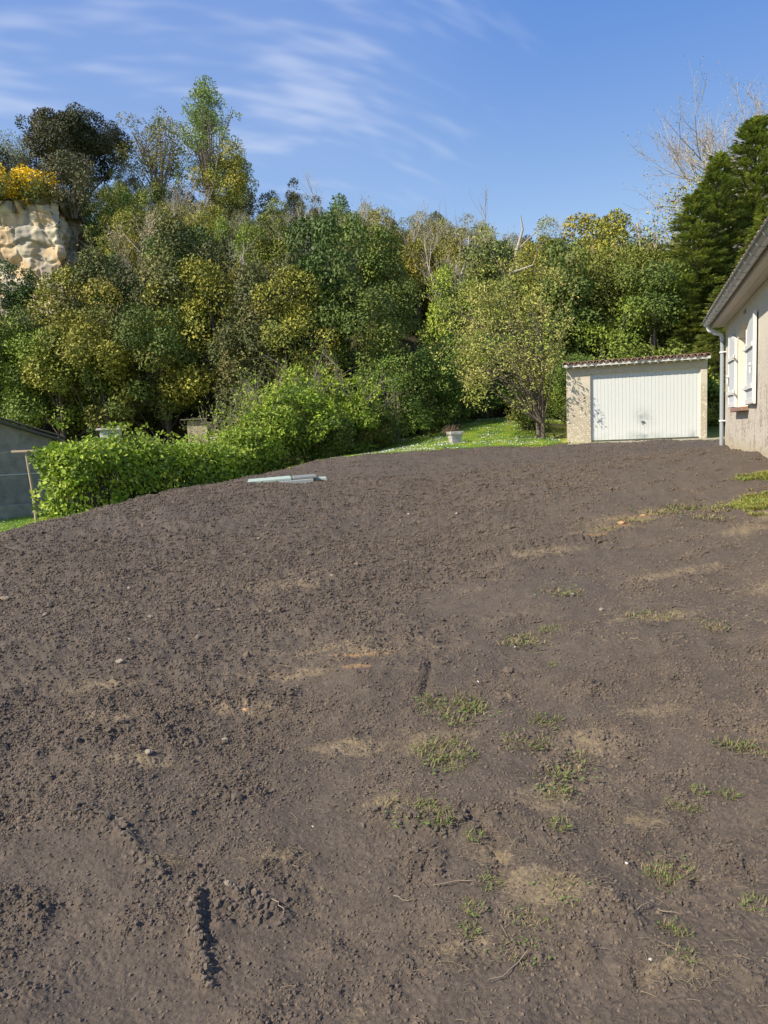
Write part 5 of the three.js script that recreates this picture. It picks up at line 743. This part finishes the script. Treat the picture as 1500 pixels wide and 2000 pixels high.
  // two patches of old lawn by the house
  const pp = []; for (let i = 0; i < 9000; i++) { const x = mix(3.0, 5.4, rs()), d = mix(6.2, 9.2, rs()); const a = Math.hypot((x - 4.75) / 0.5, (d - 8.45) / 0.28), b = Math.hypot((x - 4.0) / 0.5, (d - 7.15) / 0.5); if (Math.min(a, b) + 0.35 * N2(x * 4, d * 4) + rs() * 0.25 > 1.0) continue; pp.push([x, soilTop(x, d) - 0.005, -d, 0.6 + rs() * 0.5, rs() * 6.28, 0, 0, 0.45 + rs() * 0.3]); }
  tag(scatter('old_lawn_patches', tuft, LIMELEAF, pp, () => lin(0.6 + rs() * 0.3, 0.62 + rs() * 0.2, 0.9)), 'worn green lawn patches beside the house wall', 'grass');
  // straw and roots
  const straw = new THREE.CylinderGeometry(0.5, 0.4, 1, 4, 3); { const p = straw.attributes.position; for (let i = 0; i < p.count; i++) { const t = p.getY(i) + 0.5; p.setX(i, p.getX(i) + 3 * Math.sin(t * 2.6)); } } straw.rotateZ(Math.PI / 2); straw.deleteAttribute('uv'); straw.computeVertexNormals();
  const st = [], sc = []; for (let i = 0; i < 6500; i++) { let x, d; if (rs() < 0.75) { const c = PALE[Math.floor(rs() * PALE.length)], a = rs() * 6.28, q = Math.sqrt(rs()) * 1.4; x = c[0] + Math.cos(a) * q * c[2]; d = c[1] + Math.sin(a) * q * c[3] * 1.4; } else { d = mix(1.6, 6, rs()); x = mix(-0.2, 0.6, rs()) * d; } const th = 0.0006 + rs() * 0.0008; st.push([x, d, (0.012 + 0.05 * rs() ** 2) * (d > 4 ? 1.4 : 1), th * (d > 4 ? 1.8 : 1)]); sc.push(lin(...shade(rs() < 0.7 ? [.29, .23, .14] : [.15, .11, .075], 0.7 + rs() * 0.5))); }
  const im = new THREE.InstancedMesh(straw, std(lin(1, 1, 1), 0.85), st.length); st.forEach(([x, d, l, th], i) => { q.setFromEuler(e.set((rs() - 0.5) * 0.3, rs() * 6.28, (rs() - 0.5) * 0.35)); m4.compose(V(x, soilTop(x, d) + 0.004, -d), q, V(l, th, th)); im.setMatrixAt(i, m4); im.setColorAt(i, sc[i]); }); im.name = 'straw_bits'; stuff(im); tag(im, 'bits of straw and dead roots strewn over the soil', 'straw'); im.castShadow = im.receiveShadow = true; scene.add(im);
  // single sticks
  const stickMat = std(lin(0.27, 0.21, 0.145), 0.9);
  for (const [x, d, len, a, lab] of [[-.4, 2.2, .09, 1.0, 'short pale stick near the bottom left'], [.43, 2.42, .12, 2.2, 'curved brown root right of centre foreground'], [.73, 2.04, .13, 2.4, 'forked pale root in the right foreground'], [.83, 2.04, .08, 0.2, 'small pale stick right of the forked root'], [.19, 2.24, .14, 3.0, 'thin twig below the centre grass'], [.01, 2.2, .07, 0.4, 'short twig at the bottom middle'], [.3, 1.88, .16, 2.5, 'dark root at the bottom edge'], [1.5, 4.2, .12, 1.3, 'pale stick on the smooth soil at right']]) {
    const l = [], rr = rngOf(Math.round(len * 1e4 + x * 100)); const pts = []; for (let k = 0; k < 5; k++) { const t = k / 4 - 0.5; pts.push(V(Math.cos(a) * len * t + (rr() - 0.5) * len * 0.16, 0.006 + rr() * 0.012, Math.sin(a) * len * t + (rr() - 0.5) * len * 0.16)); } tubeInto(l, pts, 0.0022, 0.001, 6); const s = part('stick', fromLists(l), stickMat); s.position.set(x, soilTop(x, d), -d); tag(s, lab, 'stick'); }
}
renderer.render(scene, camera);
